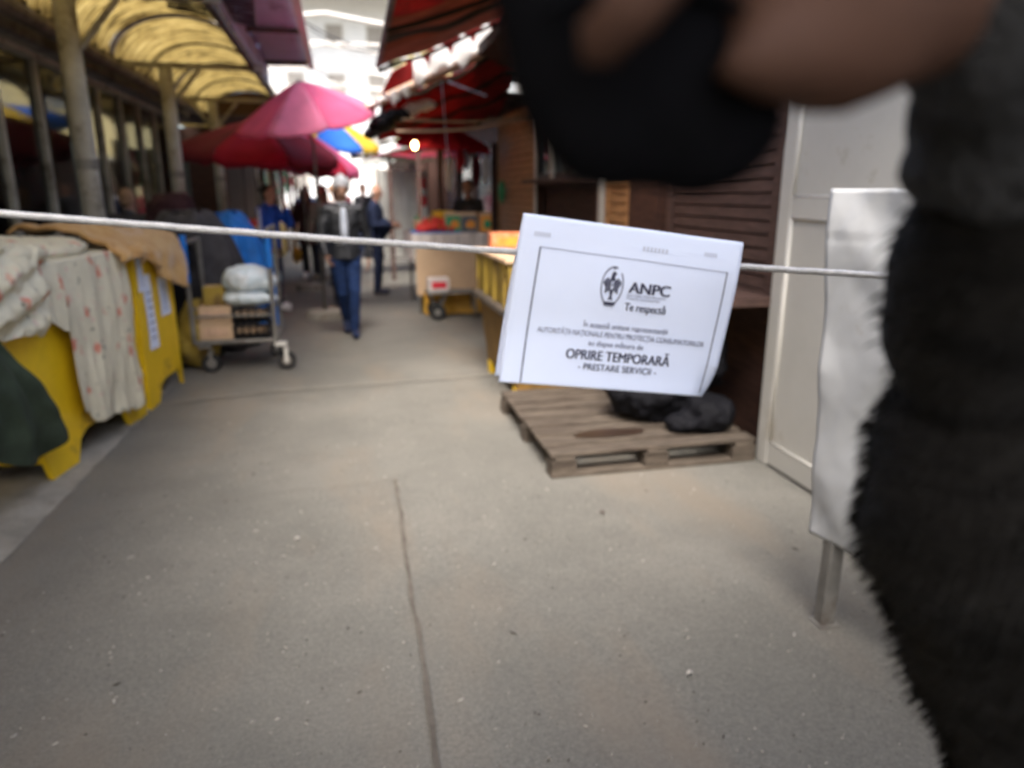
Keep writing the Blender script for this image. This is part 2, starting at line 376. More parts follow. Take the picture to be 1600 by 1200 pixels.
for k in range(len(ys) - 1):
    a, b_ = ys[k], ys[k + 1]; f = MB(); wd = .07 if k in (4, 5) else .045
    f.box((HX, a, 1.85), (.05, wd, 1.82))
    f.box((HX, (a + b_) / 2, .965), (.11, .9 - wd - .004, .05)); f.box((HX, (a + b_) / 2, 2.74), (.11, .9 - wd - .004, .05))
    wn = f.build('window', K['post'], hall)
    p = MB(); p.box((HX - .02, (a + b_) / 2, 1.85), (.006, .9 - wd - .002, 1.70)); p.build('pane', K['glass'], wn)
m = MB()
m.box((HX + .02, 8.5, 2.90), (.20, 12, .16)); m.box((HX + .16, 8.5, 3.02), (.12, 12, .05))
for k in range(40): m.box((HX + .235, 3 + .3 * k, 3.0), (.03, .03, .12))
m.build('fascia_beam', K['gutter'], hall)
m = MB()
m.path([(HX + .30, 2.6, 2.90), (HX + .30, 14.4, 2.90)], .07, 10); m.build('gutter_pipe', K['gutter'], hall)
# things seen through the glass
def bulb(loc, drop, label):
    t = thing('hanging_bulb', label, 'light bulb', loc, 'bare bulbs hanging on wires')
    m = MB(); m.ell(loc, (.038, .038, .055), n=12, m=8); m.build('glass_bulb', K['bulb'], t, smooth=True)
    m = MB(); m.tube(Vector(loc) + Vector((0, 0, .05)), Vector(loc) + Vector((0, 0, .11)), .02); m.build('socket', K['black'], t)
    m = MB(); m.tube(Vector(loc) + Vector((0, 0, .11)), Vector(loc) + Vector((0, 0, drop)), .005, n=6); m.build('wire', K['black'], t)
p = AX(16, 205, HX - .9); bulb(p, 3.24 - p.z, 'lit bulb behind the hall windows at the left edge')
bulb(AY(648, 227, 10.2), .42, 'lit bulb hanging under the red parasol over the fruit stall')
for k, (y, z, l) in enumerate([(11.5, 1.95, 2.3), (14.0, 1.9, 2.2)]):
    x = HX - 4.6; sh = thing('display_panel', ['pale glowing display board inside the hall, nearer of two', 'pale glowing display board inside the hall, farther of two'][k], 'panel', (x, y, 0), 'display boards inside the hall')
    m = MB(); m.box((x, y, z), (.04, l * .8, .55)); m.build('board', emis('backlit_board', (.75, .9, 1), .55), sh)  # glow is emission on the board itself, nothing lights it from behind
    m = MB(); m.tube((x, y - l * .38, 0), (x, y - l * .38, z + .3), .03); m.tube((x, y + l * .38, 0), (x, y + l * .38, z + .3), .03); m.build('stand', K['steel'], sh)

# ------------------------------------------------------------------ posts and yellow vaults
def vault_mat():
    m = bpy.data.materials.new('dirty_yellow_polycarbonate'); m.use_nodes = True; n = m.node_tree.nodes; L = m.node_tree.links
    b = n['Principled BSDF']; out = n['Material Output']; tc = n.new('ShaderNodeTexCoord')
    z = n.new('ShaderNodeTexNoise'); z.inputs['Scale'].default_value = 2.6; z.inputs['Detail'].default_value = 10; z.inputs['Roughness'].default_value = .72
    mp = n.new('ShaderNodeMapping'); mp.inputs['Scale'].default_value = (1, 2.2, 1); L.new(tc.outputs['Object'], mp.inputs[0]); L.new(mp.outputs[0], z.inputs[0])
    r = n.new('ShaderNodeValToRGB'); L.new(z.outputs[0], r.inputs[0]); e = r.color_ramp.elements
    e[0].position = .40; e[0].color = (.07, .045, .015, 1); e[1].position = .66; e[1].color = (.60, .46, .17, 1)
    q = e.new(.50); q.color = (.36, .26, .08, 1)
    wv = n.new('ShaderNodeTexWave'); wv.bands_direction = 'Y'; wv.inputs['Scale'].default_value = 3.1; wv.inputs['Distortion'].default_value = 1.2; wv.inputs['Detail'].default_value = 3
    L.new(tc.outputs['Object'], wv.inputs[0])
    wr = n.new('ShaderNodeValToRGB'); L.new(wv.outputs[0], wr.inputs[0]); wr.color_ramp.elements[0].position = .04; wr.color_ramp.elements[0].color = (.30, .22, .12, 1); wr.color_ramp.elements[1].position = .35; wr.color_ramp.elements[1].color = (1, 1, 1, 1)
    x = n.new('ShaderNodeMix'); x.data_type = 'RGBA'; x.blend_type = 'MULTIPLY'; x.inputs[0].default_value = .8
    L.new(r.outputs[0], x.inputs[6]); L.new(wr.outputs[0], x.inputs[7]); L.new(x.outputs[2], b.inputs['Base Color']); b.inputs['Roughness'].default_value = .6
    t = n.new('ShaderNodeBsdfTranslucent'); L.new(x.outputs[2], t.inputs[0]); ms = n.new('ShaderNodeMixShader'); ms.inputs[0].default_value = .5
    L.new(b.outputs[0], ms.inputs[1]); L.new(t.outputs[0], ms.inputs[2]); L.new(ms.outputs[0], out.inputs[0]); return m
K['vault'] = vault_mat()
VL, VR = -2.55, -.95
for k, (y, lab) in enumerate([(6.6, 'thick round canopy post nearest the camera, rising behind the yellow bins'), (10.0, 'round canopy post in the middle of the row, just beyond the first thick post'), (13.4, 'thin looking canopy post beside the red umbrella, farthest of the row')]):
    t = thing('canopy_post', lab, 'post', (-1.95, y, 0), 'round posts carrying the yellow canopy')
    m = MB(); m.path([(-1.95, y, 0), (-1.95, y, 1.6), (-1.95, y, 2.98)], [.080, .080, .078], 20); m.build('post', K['post'], t, smooth=True)
    m = MB(); m.path([(-1.95, y, 1.72), (-1.95, y, 1.80)], .085, 20); m.build('clamp_band', K['steel'], t)
    m = MB(); m.box(((VL + VR) / 2, y, 3.02), (VR - VL + .25, .06, .06)); m.build('cross_beam', K['post'], t)
    for s_, dx in ((-1, -.36), (1, .38)):
        if k < 2 and s_ < 0: continue
        m = MB(); m.tube((-1.95 + s_ * .07, y, 2.62), (-1.95 + dx, y, 2.985), .026, n=8); m.build('brace', K['post'], t)
for k, (y0, y1) in enumerate([(3.2, 6.58), (6.62, 9.98), (10.02, 13.38), (13.42, 16.8)]):
    t = thing('vault_canopy', ['dirty yellow barrel canopy overhead, nearest of the three', 'dirty yellow barrel canopy between first and second post', 'dirty yellow barrel canopy between second and third post', 'farthest yellow barrel canopy, past the thin looking post'][k], 'canopy', (-1.75, y0, 3.04), 'yellow barrel canopies on the left')
    m = MB(); rx = (VR - VL) / 2; cx = (VR + VL) / 2
    def vf(u, v, y0=y0, y1=y1):
        a = math.pi * u; y = y0 + (y1 - y0) * v; r = 1 + .008 * math.sin(y * 38)
        return (cx - rx * math.cos(a) * r, y, 3.06 + .53 * math.sin(a) * r + .006 * nz(a * 3, y * 2))
    m.grid(vf, 36, 150); m.build('vault_sheet', K['vault'], t, smooth=True)
    for y in (y0 + .03, (y0 + y1) / 2, y1 - .03):
        m = MB(); m.path([(cx - (rx - .02) * math.cos(math.pi * q / 24), y, 3.045 + .53 * math.sin(math.pi * q / 24)) for q in range(25)], .018, 6, up=(0, 1, 0)); m.build('arch_rib', K['gutter'], t)
    for x in (VL, VR):
        m = MB(); m.box((x, (y0 + y1) / 2, 3.04), (.06, y1 - y0, .05)); m.build('edge_rail', K['gutter'], t)
# dark netting on the vault's right shoulder
def hgrid(fn, nu, nv, r, mb):
    for i in range(nu + 1): mb.path([fn(i / nu, j / 12) for j in range(13)], r, 4, False)
    for j in range(nv + 1): mb.path([fn(i / 12, j / nv) for i in range(13)], r, 4, False)
m = MB(); A = [AY(262, -12, 7.6), AY(395, -12, 7.6), AY(400, 42, 8.6), AY(262, 12, 8.6)]
def bil(A, u, v): return (A[0] * (1 - u) + A[1] * u) * (1 - v) + (A[3] * (1 - u) + A[2] * u) * v
hgrid(lambda u, v: bil(A, u, v) + Vector((0, 0, .02 * nz(u * 9, v * 9))), 30, 16, .006, m)
tag(m.build('shade_net', K['black']), 'black mesh net bunched under the canopy edge by the lilac soffit', 'net')
# lilac soffit with its gutter
t = thing('lilac_soffit_roof', 'lilac sheet roof overhang with pale gutter beside the yellow canopy', 'roof', (-.62, 9, 3.4))
m = MB(); m.grid(lambda u, v: (-.97 + .60 * u, 4 + 8.6 * v, 3.46 - .0 * u + .02 * nz(u * 3, v * 30)), 6, 80); m.build('soffit', K['lilac'], t, smooth=True, thick=.02)
m = MB(); m.box((-.335, 8.3, 3.48), (.05, 8.62, .13)); m.box((-.29, 8.3, 3.43), (.04, 8.62, .02)); m.build('gutter', K['white'], t)
for k in range(4):
    m = MB(); m.box((-.66, 5.2 + 2.3 * k, 3.42), (.62, .07, .05)); m.build('soffit_batten', K['gutter'], t)
m = MB(); m.box((-.98, 8.3, 3.30), (.03, 8.6, .30)); m.build('side_fascia', K['lilac'], t)
m = MB(); a, b_ = AY(363, 38, 10.0), AY(388, 86, 10.6); m.cap(a, b_, .028, n=10); tl = thing('tube_lamp', 'slender white tube lamp hung at the edge of the yellow canopy', 'lamp', a)
m.build('tube', K['lampwhite'], tl, smooth=True)
m = MB(); m.tube(a, a + Vector((0, 0, .25)), .008, n=6); m.tube(b_, b_ + Vector((0, 0, .25)), .008, n=6); m.build('hanger', K['black'], tl)

# ------------------------------------------------------------------ kiosk row on the right
KX = 2.42
kio = thing('wooden_kiosk', 'long dark wooden kiosk with closed shutters behind the pallet', 'kiosk', (KX, 6, 0))
m = MB(); m.box((KX + 1.2, 7.4, 1.35), (2.3, 7.6, 2.7)); m.build('carcass', K['darkwood'], kio)
m = MB(); m.box((KX + .9, 6.6, 3.2), (3.2, 9.4, .12)); m.build('roof', K['darkwood'], kio)
m = MB(); m.box((KX + .16, 8.4, 3.62), (.06, 13, .70)); m.build('header_board', K['darkwood'], kio)
def boards(name, y0, y1, z0, z1, n, mt, par, x=KX, pr=.022):
    mb = MB(); h = (z1 - z0) / n
    for k in range(n): mb.box((x, (y0 + y1) / 2, z0 + h * (k + .5)), (.05, y1 - y0, h * .86), ry=R(9))
    return mb.build(name, mt, par)
def frame(name, y0, y1, z0, z1, wd, mt, par, x=KX - .01, dep=.08):
    mb = MB()
    for y in (y0 + wd / 2, y1 - wd / 2): mb.box((x, y, (z0 + z1) / 2), (dep, wd, z1 - z0))
    for z in (z0 + wd / 2, z1 - wd / 2): mb.box((x, (y0 + y1) / 2, z), (dep * .94, y1 - y0 - 2 * wd, wd))
    return mb.build(name, mt, par)
f = frame('shutter', 3.66, 5.10, .92, 2.4, .07, K['redwood'], kio); boards('slat_panel', 3.73, 5.03, .99, 2.33, 17, K['redwood'], f)
m = MB(); m.box((KX - .02, 5.48, 1.3), (.06, .72, 2.6)); m.box((KX - .06, 5.48, 1.62), (.03, .54, .9)); m.box((KX - .06, 5.48, .62), (.03, .54, .8)); dr = m.build('door', K['darkwood'], kio)
m = MB(); m.tube((KX - .09, 5.22, 1.05), (KX - .09, 5.22, 1.2), .012); m.build('handle', K['steel'], dr)
f = frame('side_panel', 5.86, 6.42, .98, 1.66, .04, K['siding'], kio); boards('slat_panel', 5.90, 6.38, 1.02, 1.62, 7, K['siding'], f)
m = MB(); m.box((KX - .02, 6.14, 2.1), (.06, .6, .8)); m.build('upper_panel', K['darkwood'], kio)
f = frame('window', 6.66, 8.84, 1.70, 2.5, .06, K['black'], kio)
m = MB(); m.box((KX + .0, 7.75, 2.1), (.02, 2.06, .68)); m.build('pane', K['winglass'], f)
for y in (8.15,):
    m = MB(); m.box((KX - .05, y, 2.1), (.05, .09, .8)); m.build('mullion', K['white'], f)
f = frame('recess', 6.66, 8.84, .98, 1.66, .05, K['darkwood'], kio)
m = MB(); m.box((KX - .10, 7.75, 1.67), (.26, 2.3, .04)); m.build('sill_shelf', K['redwood'], kio)
m = MB(); m.box((KX - .16, 6.2, .95), (.40, 5.2, .05)); m.build('counter_shelf', K['redwood'], kio)
m = MB(); m.box((KX - .03, 6.56, 1.6), (.05, .07, 1.5)); m.build('white_trim', K['white'], kio)
m = MB(); m.box((KX - .03, 8.90, 1.6), (.06, .08, 2.0)); m.build('corner_trim', K['white'], kio)
f = frame('siding_panel', 8.96, 11.15, .9, 2.6, .05, K['siding'], kio); boards('slat_panel', 9.01, 11.10, .95, 2.55, 18, K['siding'], f)
# second kiosk farther down
k2 = thing('wooden_kiosk', 'dim brown kiosk beyond the vendor, hung with bags and goods', 'kiosk', (KX, 13, 0))
m = MB(); m.box((KX + 1.2, 14.2, 1.4), (2.3, 5.6, 2.8)); m.build('carcass', K['darkwood'], k2)
m = MB(); m.box((KX + .9, 14.2, 2.95), (3.1, 5.8, .12)); m.build('roof', K['redwood'], k2)
for k in range(3):
    f = frame('window', 11.6 + 1.8 * k, 13.2 + 1.8 * k, 1.0, 2.3, .06, K['redwood'], k2); m = MB(); m.box((KX + .0, 12.4 + 1.8 * k, 1.65), (.02, 1.48, 1.18)); m.build('pane', K['winglass'], f)

# cream door standing at the kiosk's near end
dr = thing('cream_door', 'cream plastic panelled door standing at the near end of the kiosk', 'door', (2.37, 3.1, 0))
m = MB(); x, y0, y1, zt = 2.37, 2.45, 3.61, 2.18
for y in (y0 + .055, y1 - .055): m.box((x, y, zt / 2), (.06, .11, zt), bev=.006)
for z, h in ((.08, .13), (1.47, .11), (zt - .06, .12)): m.box((x, (y0 + y1) / 2, z), (.055, y1 - y0 - .22, h), bev=.005)
m.build('door_frame', K['upvc'], dr)
m = MB(); m.box((x, (y0 + y1) / 2, .78), (.025, y1 - y0 - .2, 1.28)); m.build('lower_panel', K['upvc'], dr)
m = MB(); m.box((x, (y0 + y1) / 2, 1.82), (.025, y1 - y0 - .2, .60)); m.build('upper_panel', K['upvc'], dr)
m = MB()
for za, zb in ((.145, 1.415), (1.525, 2.06)):
    for y in (y0 + .118, y1 - .118): m.tube((x - .02, y, za), (x - .02, y, zb), .009, n=6)
    for z in (za, zb): m.tube((x - .02, y0 + .118, z), (x - .02, y1 - .118, z), .009, n=6)
m.build('panel_beading', K['white'], dr, smooth=True)
m = MB(); m.box((x + .9, 2.6, 1.3), (1.6, 1.6, 2.6)); tag(m.build('back_kiosk', K['darkwood']), 'plain dark kiosk side standing behind the cream door', 'kiosk')

# white covered board on its steel leg
A0, A1 = Vector((1.548, 2.10, 0)), Vector((1.79, 1.15, 0))
bd = thing('covered_board', 'board wrapped in creased white plastic on a grey steel leg', 'board', A0)
K['wrap'] = mat('creased_white_plastic', (.50, .505, .50), .55, .06, 3, bump=.25, bscale=5, spec=.4, dirt=(.40, .37, .33), dirt_amt=.1)
def wrapf(u, v, off):
    p = A0.lerp(A1, u); q = (A1 - A0).normalized(); nrm = Vector((q.y, -q.x, 0))
    cr = .026 * nz(u * 5 + v * 3, v * 4, 2) + .012 * abs(nz(u * 9 - v * 7, v * 3, 7)) + .003 * abs(nz(u * 22 + v * 9, v * 13, 9)) + .006 * math.exp(-((v - .87) / .006) ** 2) * -1
    return p + nrm * (off + cr) + Vector((-.0 , 0, .34 + (1.56 - .34) * v - .01 * abs(nz(u * 6, 3)) * (1 - v))) + Vector((.065 * (1 - v) , 0, 0))
m = MB(); m.grid(lambda u, v: wrapf(u, v, .002), 60, 80); m.build('plastic_wrap', K['wrap'], bd, smooth=True, thick=.003)
m = MB(); c = (A0 + A1) / 2; m.prism([(A0.x + .12, A0.y - .03, .40), (A1.x + .12, A1.y + .02, .40), (A1.x + .06, A1.y + .02, 1.54), (A0.x + .06, A0.y - .03, 1.54)], (1, .24, 0), .03); m.build('panel', K['white'], bd)
for q, s_ in ((.06, 0), (.9, 1)):
    p = A0.lerp(A1, q); m = MB(); m.box((p.x + .10, p.y - .02, .2), (.058, .05, .42), bev=.004, rx=0); m.box((p.x + .10, p.y - .02, .004), (.08, .08, .008)); m.build('leg', K['steel'], bd)

# ------------------------------------------------------------------ sky backdrop things: buildings far away
bf = thing('apartment_block', 'pale apartment block glimpsed in the bright gap at the lane end', 'building', (2, 60, 0))
m = MB(); m.box((6, 62, 7.5), (22, 8, 15)); m.build('wall', K['plaster'], bf)
for fz in range(4):
    for fx in range(7):
        m = MB(); cx_, cz_ = -2.6 + fx * 2.9, 2.6 + fz * 3.3; m.box((cx_, 57.95, cz_), (1.3, .12, 1.5)); wn = m.build('window', K['white'], bf)
        m = MB(); m.box((cx_, 57.87, cz_), (1.1, .04, 1.3)); m.build('pane', K['beige'], wn)
m = MB(); m.box((6, 57.6, 15.2), (22.6, 9.5, .4)); m.build('roof', K['plaster'], bf)
by = thing('yellow_house', 'slim pale yellow house edge seen between the awnings and the gap', 'building', (5, 34, 0))
m = MB(); m.box((5.3, 37, 3.9), (4.6, 6, 7.8)); m.build('wall', K['plastery'], by)
m = MB(); m.prism([(2.8, 33.8, 7.8), (7.8, 33.8, 7.8), (5.3, 33.8, 9.2)], (0, 1, 0), 6.4); m.build('roof', K['redwood'], by)
for k in range(2):
    m = MB(); m.box((3.9 + 1.6 * k, 33.97, 5.4), (.8, .1, 1.3)); m.build('window', K['winglass'], by)
# overhead translucent sheet over the far lane
cn = thing('glazed_lane_roof', 'open white painted roof frame spanning the far lane', 'roof', (0, 24, 4.6))
for k in range(5):
    y = 19.2 + 3.8 * k; m = MB(); m.tube((-3.4, y, 5.2), (-.1, y, 5.65), .045, n=6); m.tube((-.1, y, 5.65), (3.2, y, 5.2), .045, n=6); m.tube((-3.4, y, 5.0), (3.2, y, 5.0), .03, n=6); m.build('truss', K['white'], cn)
for s_ in (-3.4, 3.2):
    for k in range(3): m = MB(); m.tube((s_, 19.2 + 7 * k, 0), (s_, 19.2 + 7 * k, 5.2), .06); m.build('pole', K['steel'], cn)
for k, (a, b_, sg) in enumerate([((-.3, 12.0, 3.9), (1.2, 11.0, 3.6), .22), ((-.33, 12.6, 3.5), (2.3, 15, 3.3), .35), ((-.33, 9.5, 3.5), (2.0, 16, 4.6), .3)]):
    m = MB(); a = Vector(a); b_ = Vector(b_); m.path([a.lerp(b_, q / 16) - Vector((0, 0, sg * 4 * q / 16 * (1 - q / 16))) for q in range(17)], .009, 5)
    tag(m.build('overhead_cable', K['black']), ['black cable sagging across the lane, shortest one', 'black cable sagging across the lane above the umbrella', 'black cable running up the lane into the bright gap'][k], 'cable', 'cables across the lane')

# ------------------------------------------------------------------ unseen lane end round the camera; canopies and cover added to dim near floor
m = MB(); cx = (VL + VR) / 2; m.add([(cx - .8 * math.cos(math.pi * q / 20), 16.82, 3.03 + .53 * math.sin(math.pi * q / 20)) for q in range(21)], [tuple(range(21))])
tag(m.build('canopy_end_panel', K['darkwood'], thick=.02), 'dark panel closing the far end of the yellow barrel canopies', 'panel')
for y0 in (-.2, -3.6):  # canopies carry the row on out of view, added to cut near light
    t = thing('vault_canopy', ['barrel canopy overhead just beside the camera', 'barrel canopy overhead behind the camera'][y0 < -1], 'canopy', (-1.75, y0, 3.04), 'yellow barrel canopies on the left'); m = MB()
    m.grid(lambda u, v: (cx - .8 * math.cos(math.pi * u), y0 + 3.38 * v, 3.06 + .53 * math.sin(math.pi * u)), 24, 30); m.build('vault_sheet', K['vault'], t, smooth=True)
    for x in (VL, VR): m = MB(); m.box((x, y0 + 1.69, 3.04), (.06, 3.38, .05)); m.build('edge_rail', K['gutter'], t)
for y in (-.2, 3.2): m = MB(); m.path([(-1.95, y, 0), (-1.95, y, 2.98)], .08, 20); tag(m.build('canopy_post', K['post'], smooth=True), ['round canopy post left of the camera', 'round canopy post at the near end of the bins'][y > 0], 'post', 'round posts carrying the yellow canopy')
m = MB(); m.box((HX - 1.1, -2.1, 1.6), (2.2, 9.1, 3.2)); tag(m.build('hall_end_block', K['brick']), 'plain rendered end of the market hall beside the camera', 'building')
m = MB(); m.box((KX + 1.5, -2.6, 1.5), (2.2, 8.8, 3.0)); tag(m.build('closed_kiosk', K['darkwood']), 'long closed kiosk on the right behind the board', 'kiosk')
SHADE_COVER = True  # sheet out of view, added to hold light off the near floor
if SHADE_COVER:
    t = thing('lane_cover', 'translucent sheet cover over the lane above and behind the camera', 'roof', (0, -1, 3.9)); m = MB()
    m.grid(lambda u, v: (-1.0 + 4.0 * u, -6 + 5.9 * v, 3.75 + .25 * math.sin(math.pi * u)), 16, 12); m.build('cover_sheet', K['canwhite'], t)
    for k in range(4): m = MB(); m.tube((-1.0, -5.9 + 2.4 * k, 3.70), (3.0, -5.9 + 2.4 * k, 3.70), .03); m.build('truss', K['steel'], t)

# grit, husks and crumbs trodden into the pavement
m = MB(); rr = random.Random(11)
for i in range(1500):
    x = rr.uniform(-1.3, 2.2); y = .7 + 5 * rr.random() ** 1.3; r = rr.uniform(.0015, .0045) * (2 if rr.random() < .05 else 1); a = rr.uniform(.2, 1.2) + (rr.random() < .2) * 1.5; m.mi = 0 if rr.random() < .62 else 1
    ca, sa = math.cos(a), math.sin(a); ln = rr.uniform(1.2, 2.6); z0 = .012 * nz(x, y, 0, .5) + .004
    pts = [(x + r * (ln * ca * p - .6 * sa * q), y + r * (ln * sa * p + .6 * ca * q), z0 + (.004 if h else 0)) for p, q, h in ((1, 0, 0), (0, 1, 0), (-1, 0, 0), (0, -1, 0), (.1, .1, 1))]
    m.add(pts, [(0, 1, 4), (1, 2, 4), (2, 3, 4), (3, 0, 4)])
tag(m.build('grit', [mat('pale_grit', (.36, .34, .29), .9, .2), mat('dark_grit', (.06, .052, .042), .9, .2)]), 'pale and dark grit scattered over the pavement', 'grit', kind='stuff')

# ================================================================== YELLOW BINS AND WHAT LIES ON THEM
def yellow_bin(label, P0, P1, top_ext, feet, H_=1.15, depth=.62, notices=()):
    P0 = Vector(P0); P1 = Vector(P1); d = (P1 - P0).normalized(); L_ = (P1 - P0).length; nb = Vector((-d.y, d.x, 0))   # away from the lane
    t = thing('yellow_bin', label, 'bin', P0, 'yellow steel bins along the lane')
    def P(s_, z, o=0): return P0 + d * s_ + nb * o + Vector((0, 0, z))
    poly = [(0, 0)] + feet + [(L_, 0), (L_, H_), (-top_ext, H_)]
    m = MB(); m.prism([P(a, b) for a, b in poly], nb, .03); m.build('front_panel', K['yellow'], t)
    m = MB(); m.prism([P(a, b, depth) for a, b in poly], nb, .03); m.build('back_panel', K['yellow'], t)
    for s0, s1 in ((0, -top_ext), (L_ - .03, L_ - .03)):
        m = MB(); m.prism([P(s0, .12, .032), P(s0, .12, depth - .002), P(s1, H_ - .002, depth - .002), P(s1, H_ - .002, .032)], d, .028); m.build('end_panel', K['yellow'], t)
    m = MB()
    for a, b in ((P(-top_ext, H_ + .015, .0), P(L_, H_ + .015, 0)), (P(-top_ext, H_ + .015, depth), P(L_, H_ + .015, depth)), (P(-top_ext, H_ + .015, 0), P(-top_ext, H_ + .015, depth)), (P(L_, H_ + .015, 0), P(L_, H_ + .015, depth))): m.cap(a, b, .022, n=8)
    m.build('rim', K['steel'], t, smooth=True)
    m = MB(); m.prism([P(.05, H_ - .05, .04), P(L_ - .05, H_ - .05, .04), P(L_ - .05, H_ - .05, depth - .01), P(.05, H_ - .05, depth - .01)], (0, 0, 1), .03); m.build('load_board', K['card'], t)
    for (s_, z, w_, h_) in notices:
        m = MB(); m.grid(lambda u, v: P(s_ + w_ * u, z + h_ * v, -.004 - .01 * abs(math.sin(v * 3 + u)) * (1 - v)), 6, 8); n_ = m.build('notice', K['paper'], t, thick=.001)
        m = MB()
        for q in range(7): m.prism([P(s_ + w_ * .15, z + h_ * (.15 + .1 * q), -.017), P(s_ + w_ * (.6 + .25 * random.random()), z + h_ * (.15 + .1 * q), -.017), P(s_ + w_ * .75, z + h_ * (.17 + .1 * q), -.017), P(s_ + w_ * .15, z + h_ * (.17 + .1 * q), -.017)], -nb, .001)
        m.build('printing', K['greyink'], n_)
    return t, P, L_
b1, BP, BL = yellow_bin('yellow steel bin half covered by flowery cloth, nearest the camera', (-1.60, 4.12, 0), (-1.445, 5.42, 0), .42,
                        [(.26, 0), (.33, .15), (.42, .19), (.86, .19), (.95, .15), (1.02, 0)])
b2, BP2, BL2 = yellow_bin('shorter yellow steel bin with two taped paper notices', (-1.435, 5.50, 0), (-1.365, 6.30, 0), 0,
                          [(.20, 0), (.28, .12), (.36, .15), (.72, .15), (.76, .10)], notices=[(.13, .42, .17, .55), (.45, .62, .20, .30), (.05, .86, .11, .30)])
# flowery cloth
def flower_mat():
    m = mat('cream_flowery_cotton', (.62, .58, .44), .95, .08, 5, bump=.3, bscale=120); n = m.node_tree.nodes; L = m.node_tree.links
    b = n['Principled BSDF']; src = b.inputs['Base Color'].links[0].from_socket; tc = n.new('ShaderNodeTexCoord')
    last = src
    for sc_, th, col, rnd in ((6.4, .15, (.60, .17, .11), 1), (9.5, .09, (.12, .13, .10), 1), (11, .10, (.66, .44, .38), 1), (16, .08, (.45, .48, .40), 1)):
        v = n.new('ShaderNodeTexVoronoi'); v.inputs['Scale'].default_value = sc_; v.inputs['Randomness'].default_value = rnd
        z = n.new('ShaderNodeTexNoise'); z.inputs['Scale'].default_value = 26; z.inputs['Detail'].default_value = 3
        ad = n.new('ShaderNodeMixRGB'); ad.blend_type = 'ADD'; ad.inputs[0].default_value = .10; L.new(tc.outputs['Object'], ad.inputs[1]); L.new(z.outputs['Color'], ad.inputs[2]); L.new(ad.outputs[0], v.inputs[0])
        L.new(tc.outputs['Object'], z.inputs[0])
        r = n.new('ShaderNodeValToRGB'); L.new(v.outputs['Distance'], r.inputs[0]); r.color_ramp.elements[0].position = th; r.color_ramp.elements[0].color = (.85, .85, .85, 1); r.color_ramp.elements[1].position = th * 1.9; r.color_ramp.elements[1].color = (0, 0, 0, 1)
        x = n.new('ShaderNodeMix'); x.data_type = 'RGBA'; L.new(r.outputs[0], x.inputs[0]); L.new(last, x.inputs[6]); x.inputs[7].default_value = (*col, 1); last = x.outputs[2]
    L.new(last, b.inputs['Base Color']); return m
K['flower'] = flower_mat()
hem = [(-.52, 1.12), (-.35, 1.05), (-.05, .95), (.18, .84), (.25, .78), (.28, .33), (.36, .30), (.42, .22), (.62, .20), (.80, .17), (1.0, .13), (1.10, .14), (1.13, .32)]
def hemz(s_):
    for (a, za), (b, zb) in zip(hem, hem[1:]):
        if s_ <= b: return za + (zb - za) * max(0, min(1, (s_ - a) / (b - a)))
    return hem[-1][1]
def clothf(u, v):
    s_ = -.52 + 1.65 * u
    taper = 0 if v < .4 else (v - .4) / .6
    s_ += (.06 * taper * math.sin(u * 3))
    if v < .4:
        q = v / .4; o = .50 * (1 - q); heap = .10 * math.exp(-((u - .25) / .3) ** 2) + .05 + .05 * nz(u * 6, q * 3, 1)
        z = 1.175 + heap * math.sin(math.pi * min(1, .25 + q * .75)) + .0; z = max(z, 1.185)
        return BP(s_, z, o - .035 * q)
    q = (v - .4) / .6; z0 = 1.185; z1 = hemz(s_) + .022 * nz(u * 22, 5); z = z0 + (z1 - z0) * q
    fold = .010 * math.sin(s_ * 26 + 2.5 * nz(s_ * 2, q)) + .02 * nz(s_ * 9, z * 3, 4) + .012 * nz(s_ * 22, z * 8, 2)
    return BP(s_ + .03 * nz(z * 3, s_ * 3), z, -.045 - .05 * math.sin(min(1, q * 3) * math.pi / 2) * .5 - (.3 + .7 * q) * fold)
m = MB(); m.grid(clothf, 150, 110); tag(m.build('flowery_cloth', K['flower'], smooth=True, thick=.004), 'cream flowery cloth with red sprigs hanging down the nearest bin', 'cloth')
# folded second layer, lying over the near corner
def cloth2(u, v):
    s_ = -.50 + .50 * u; z = 1.30 - .40 * v + .03 * nz(u * 5, v * 4); r = .05 + .06 * math.sin(math.pi * v) * (1 - .4 * u)
    return BP(s_, z - .06 * u * v, -.03 - r - .02 * math.sin(v * 17 + u * 6) - .02 * nz(u * 8, v * 8, 3))
m = MB(); m.grid(cloth2, 50, 60); tag(m.build('bunched_cloth', K['flower'], smooth=True, thick=.006), 'bunched end of cream cloth rolled over the near bin corner', 'cloth')
# green cloth
def greenf(u, v):
    s_ = -.62 + (.16 + .22 * v) * u + .30 * v * u + .02 * nz(u * 4, v * 3)
    z = 1.02 - .05 * u - (.60 + .16 * math.sin(u * 2.6)) * v
    return BP(s_ - .04, z, -.07 - .03 * math.sin(u * 13 + v * 2) * v - .05 * math.sin(math.pi * v) - .02 * nz(u * 5, v * 5))
m = MB(); m.grid(greenf, 50, 60); tag(m.build('green_cloth', K['green'], smooth=True, thick=.006), 'dark green cloth hanging low at the left end of the bins', 'cloth')
m = MB(); 
for c, r in (((-1.75, 4.1, 1.24), (.26, .40, .10)), ((-1.72, 4.75, 1.22), (.22, .45, .07))): m.ell(c, r)
tag(m.build('goods_heap', K['flower'], voxel=.03, sm=4, rough=.03, rscale=6), 'lumpy white heap bulging under the flowery cloth', 'bundle')
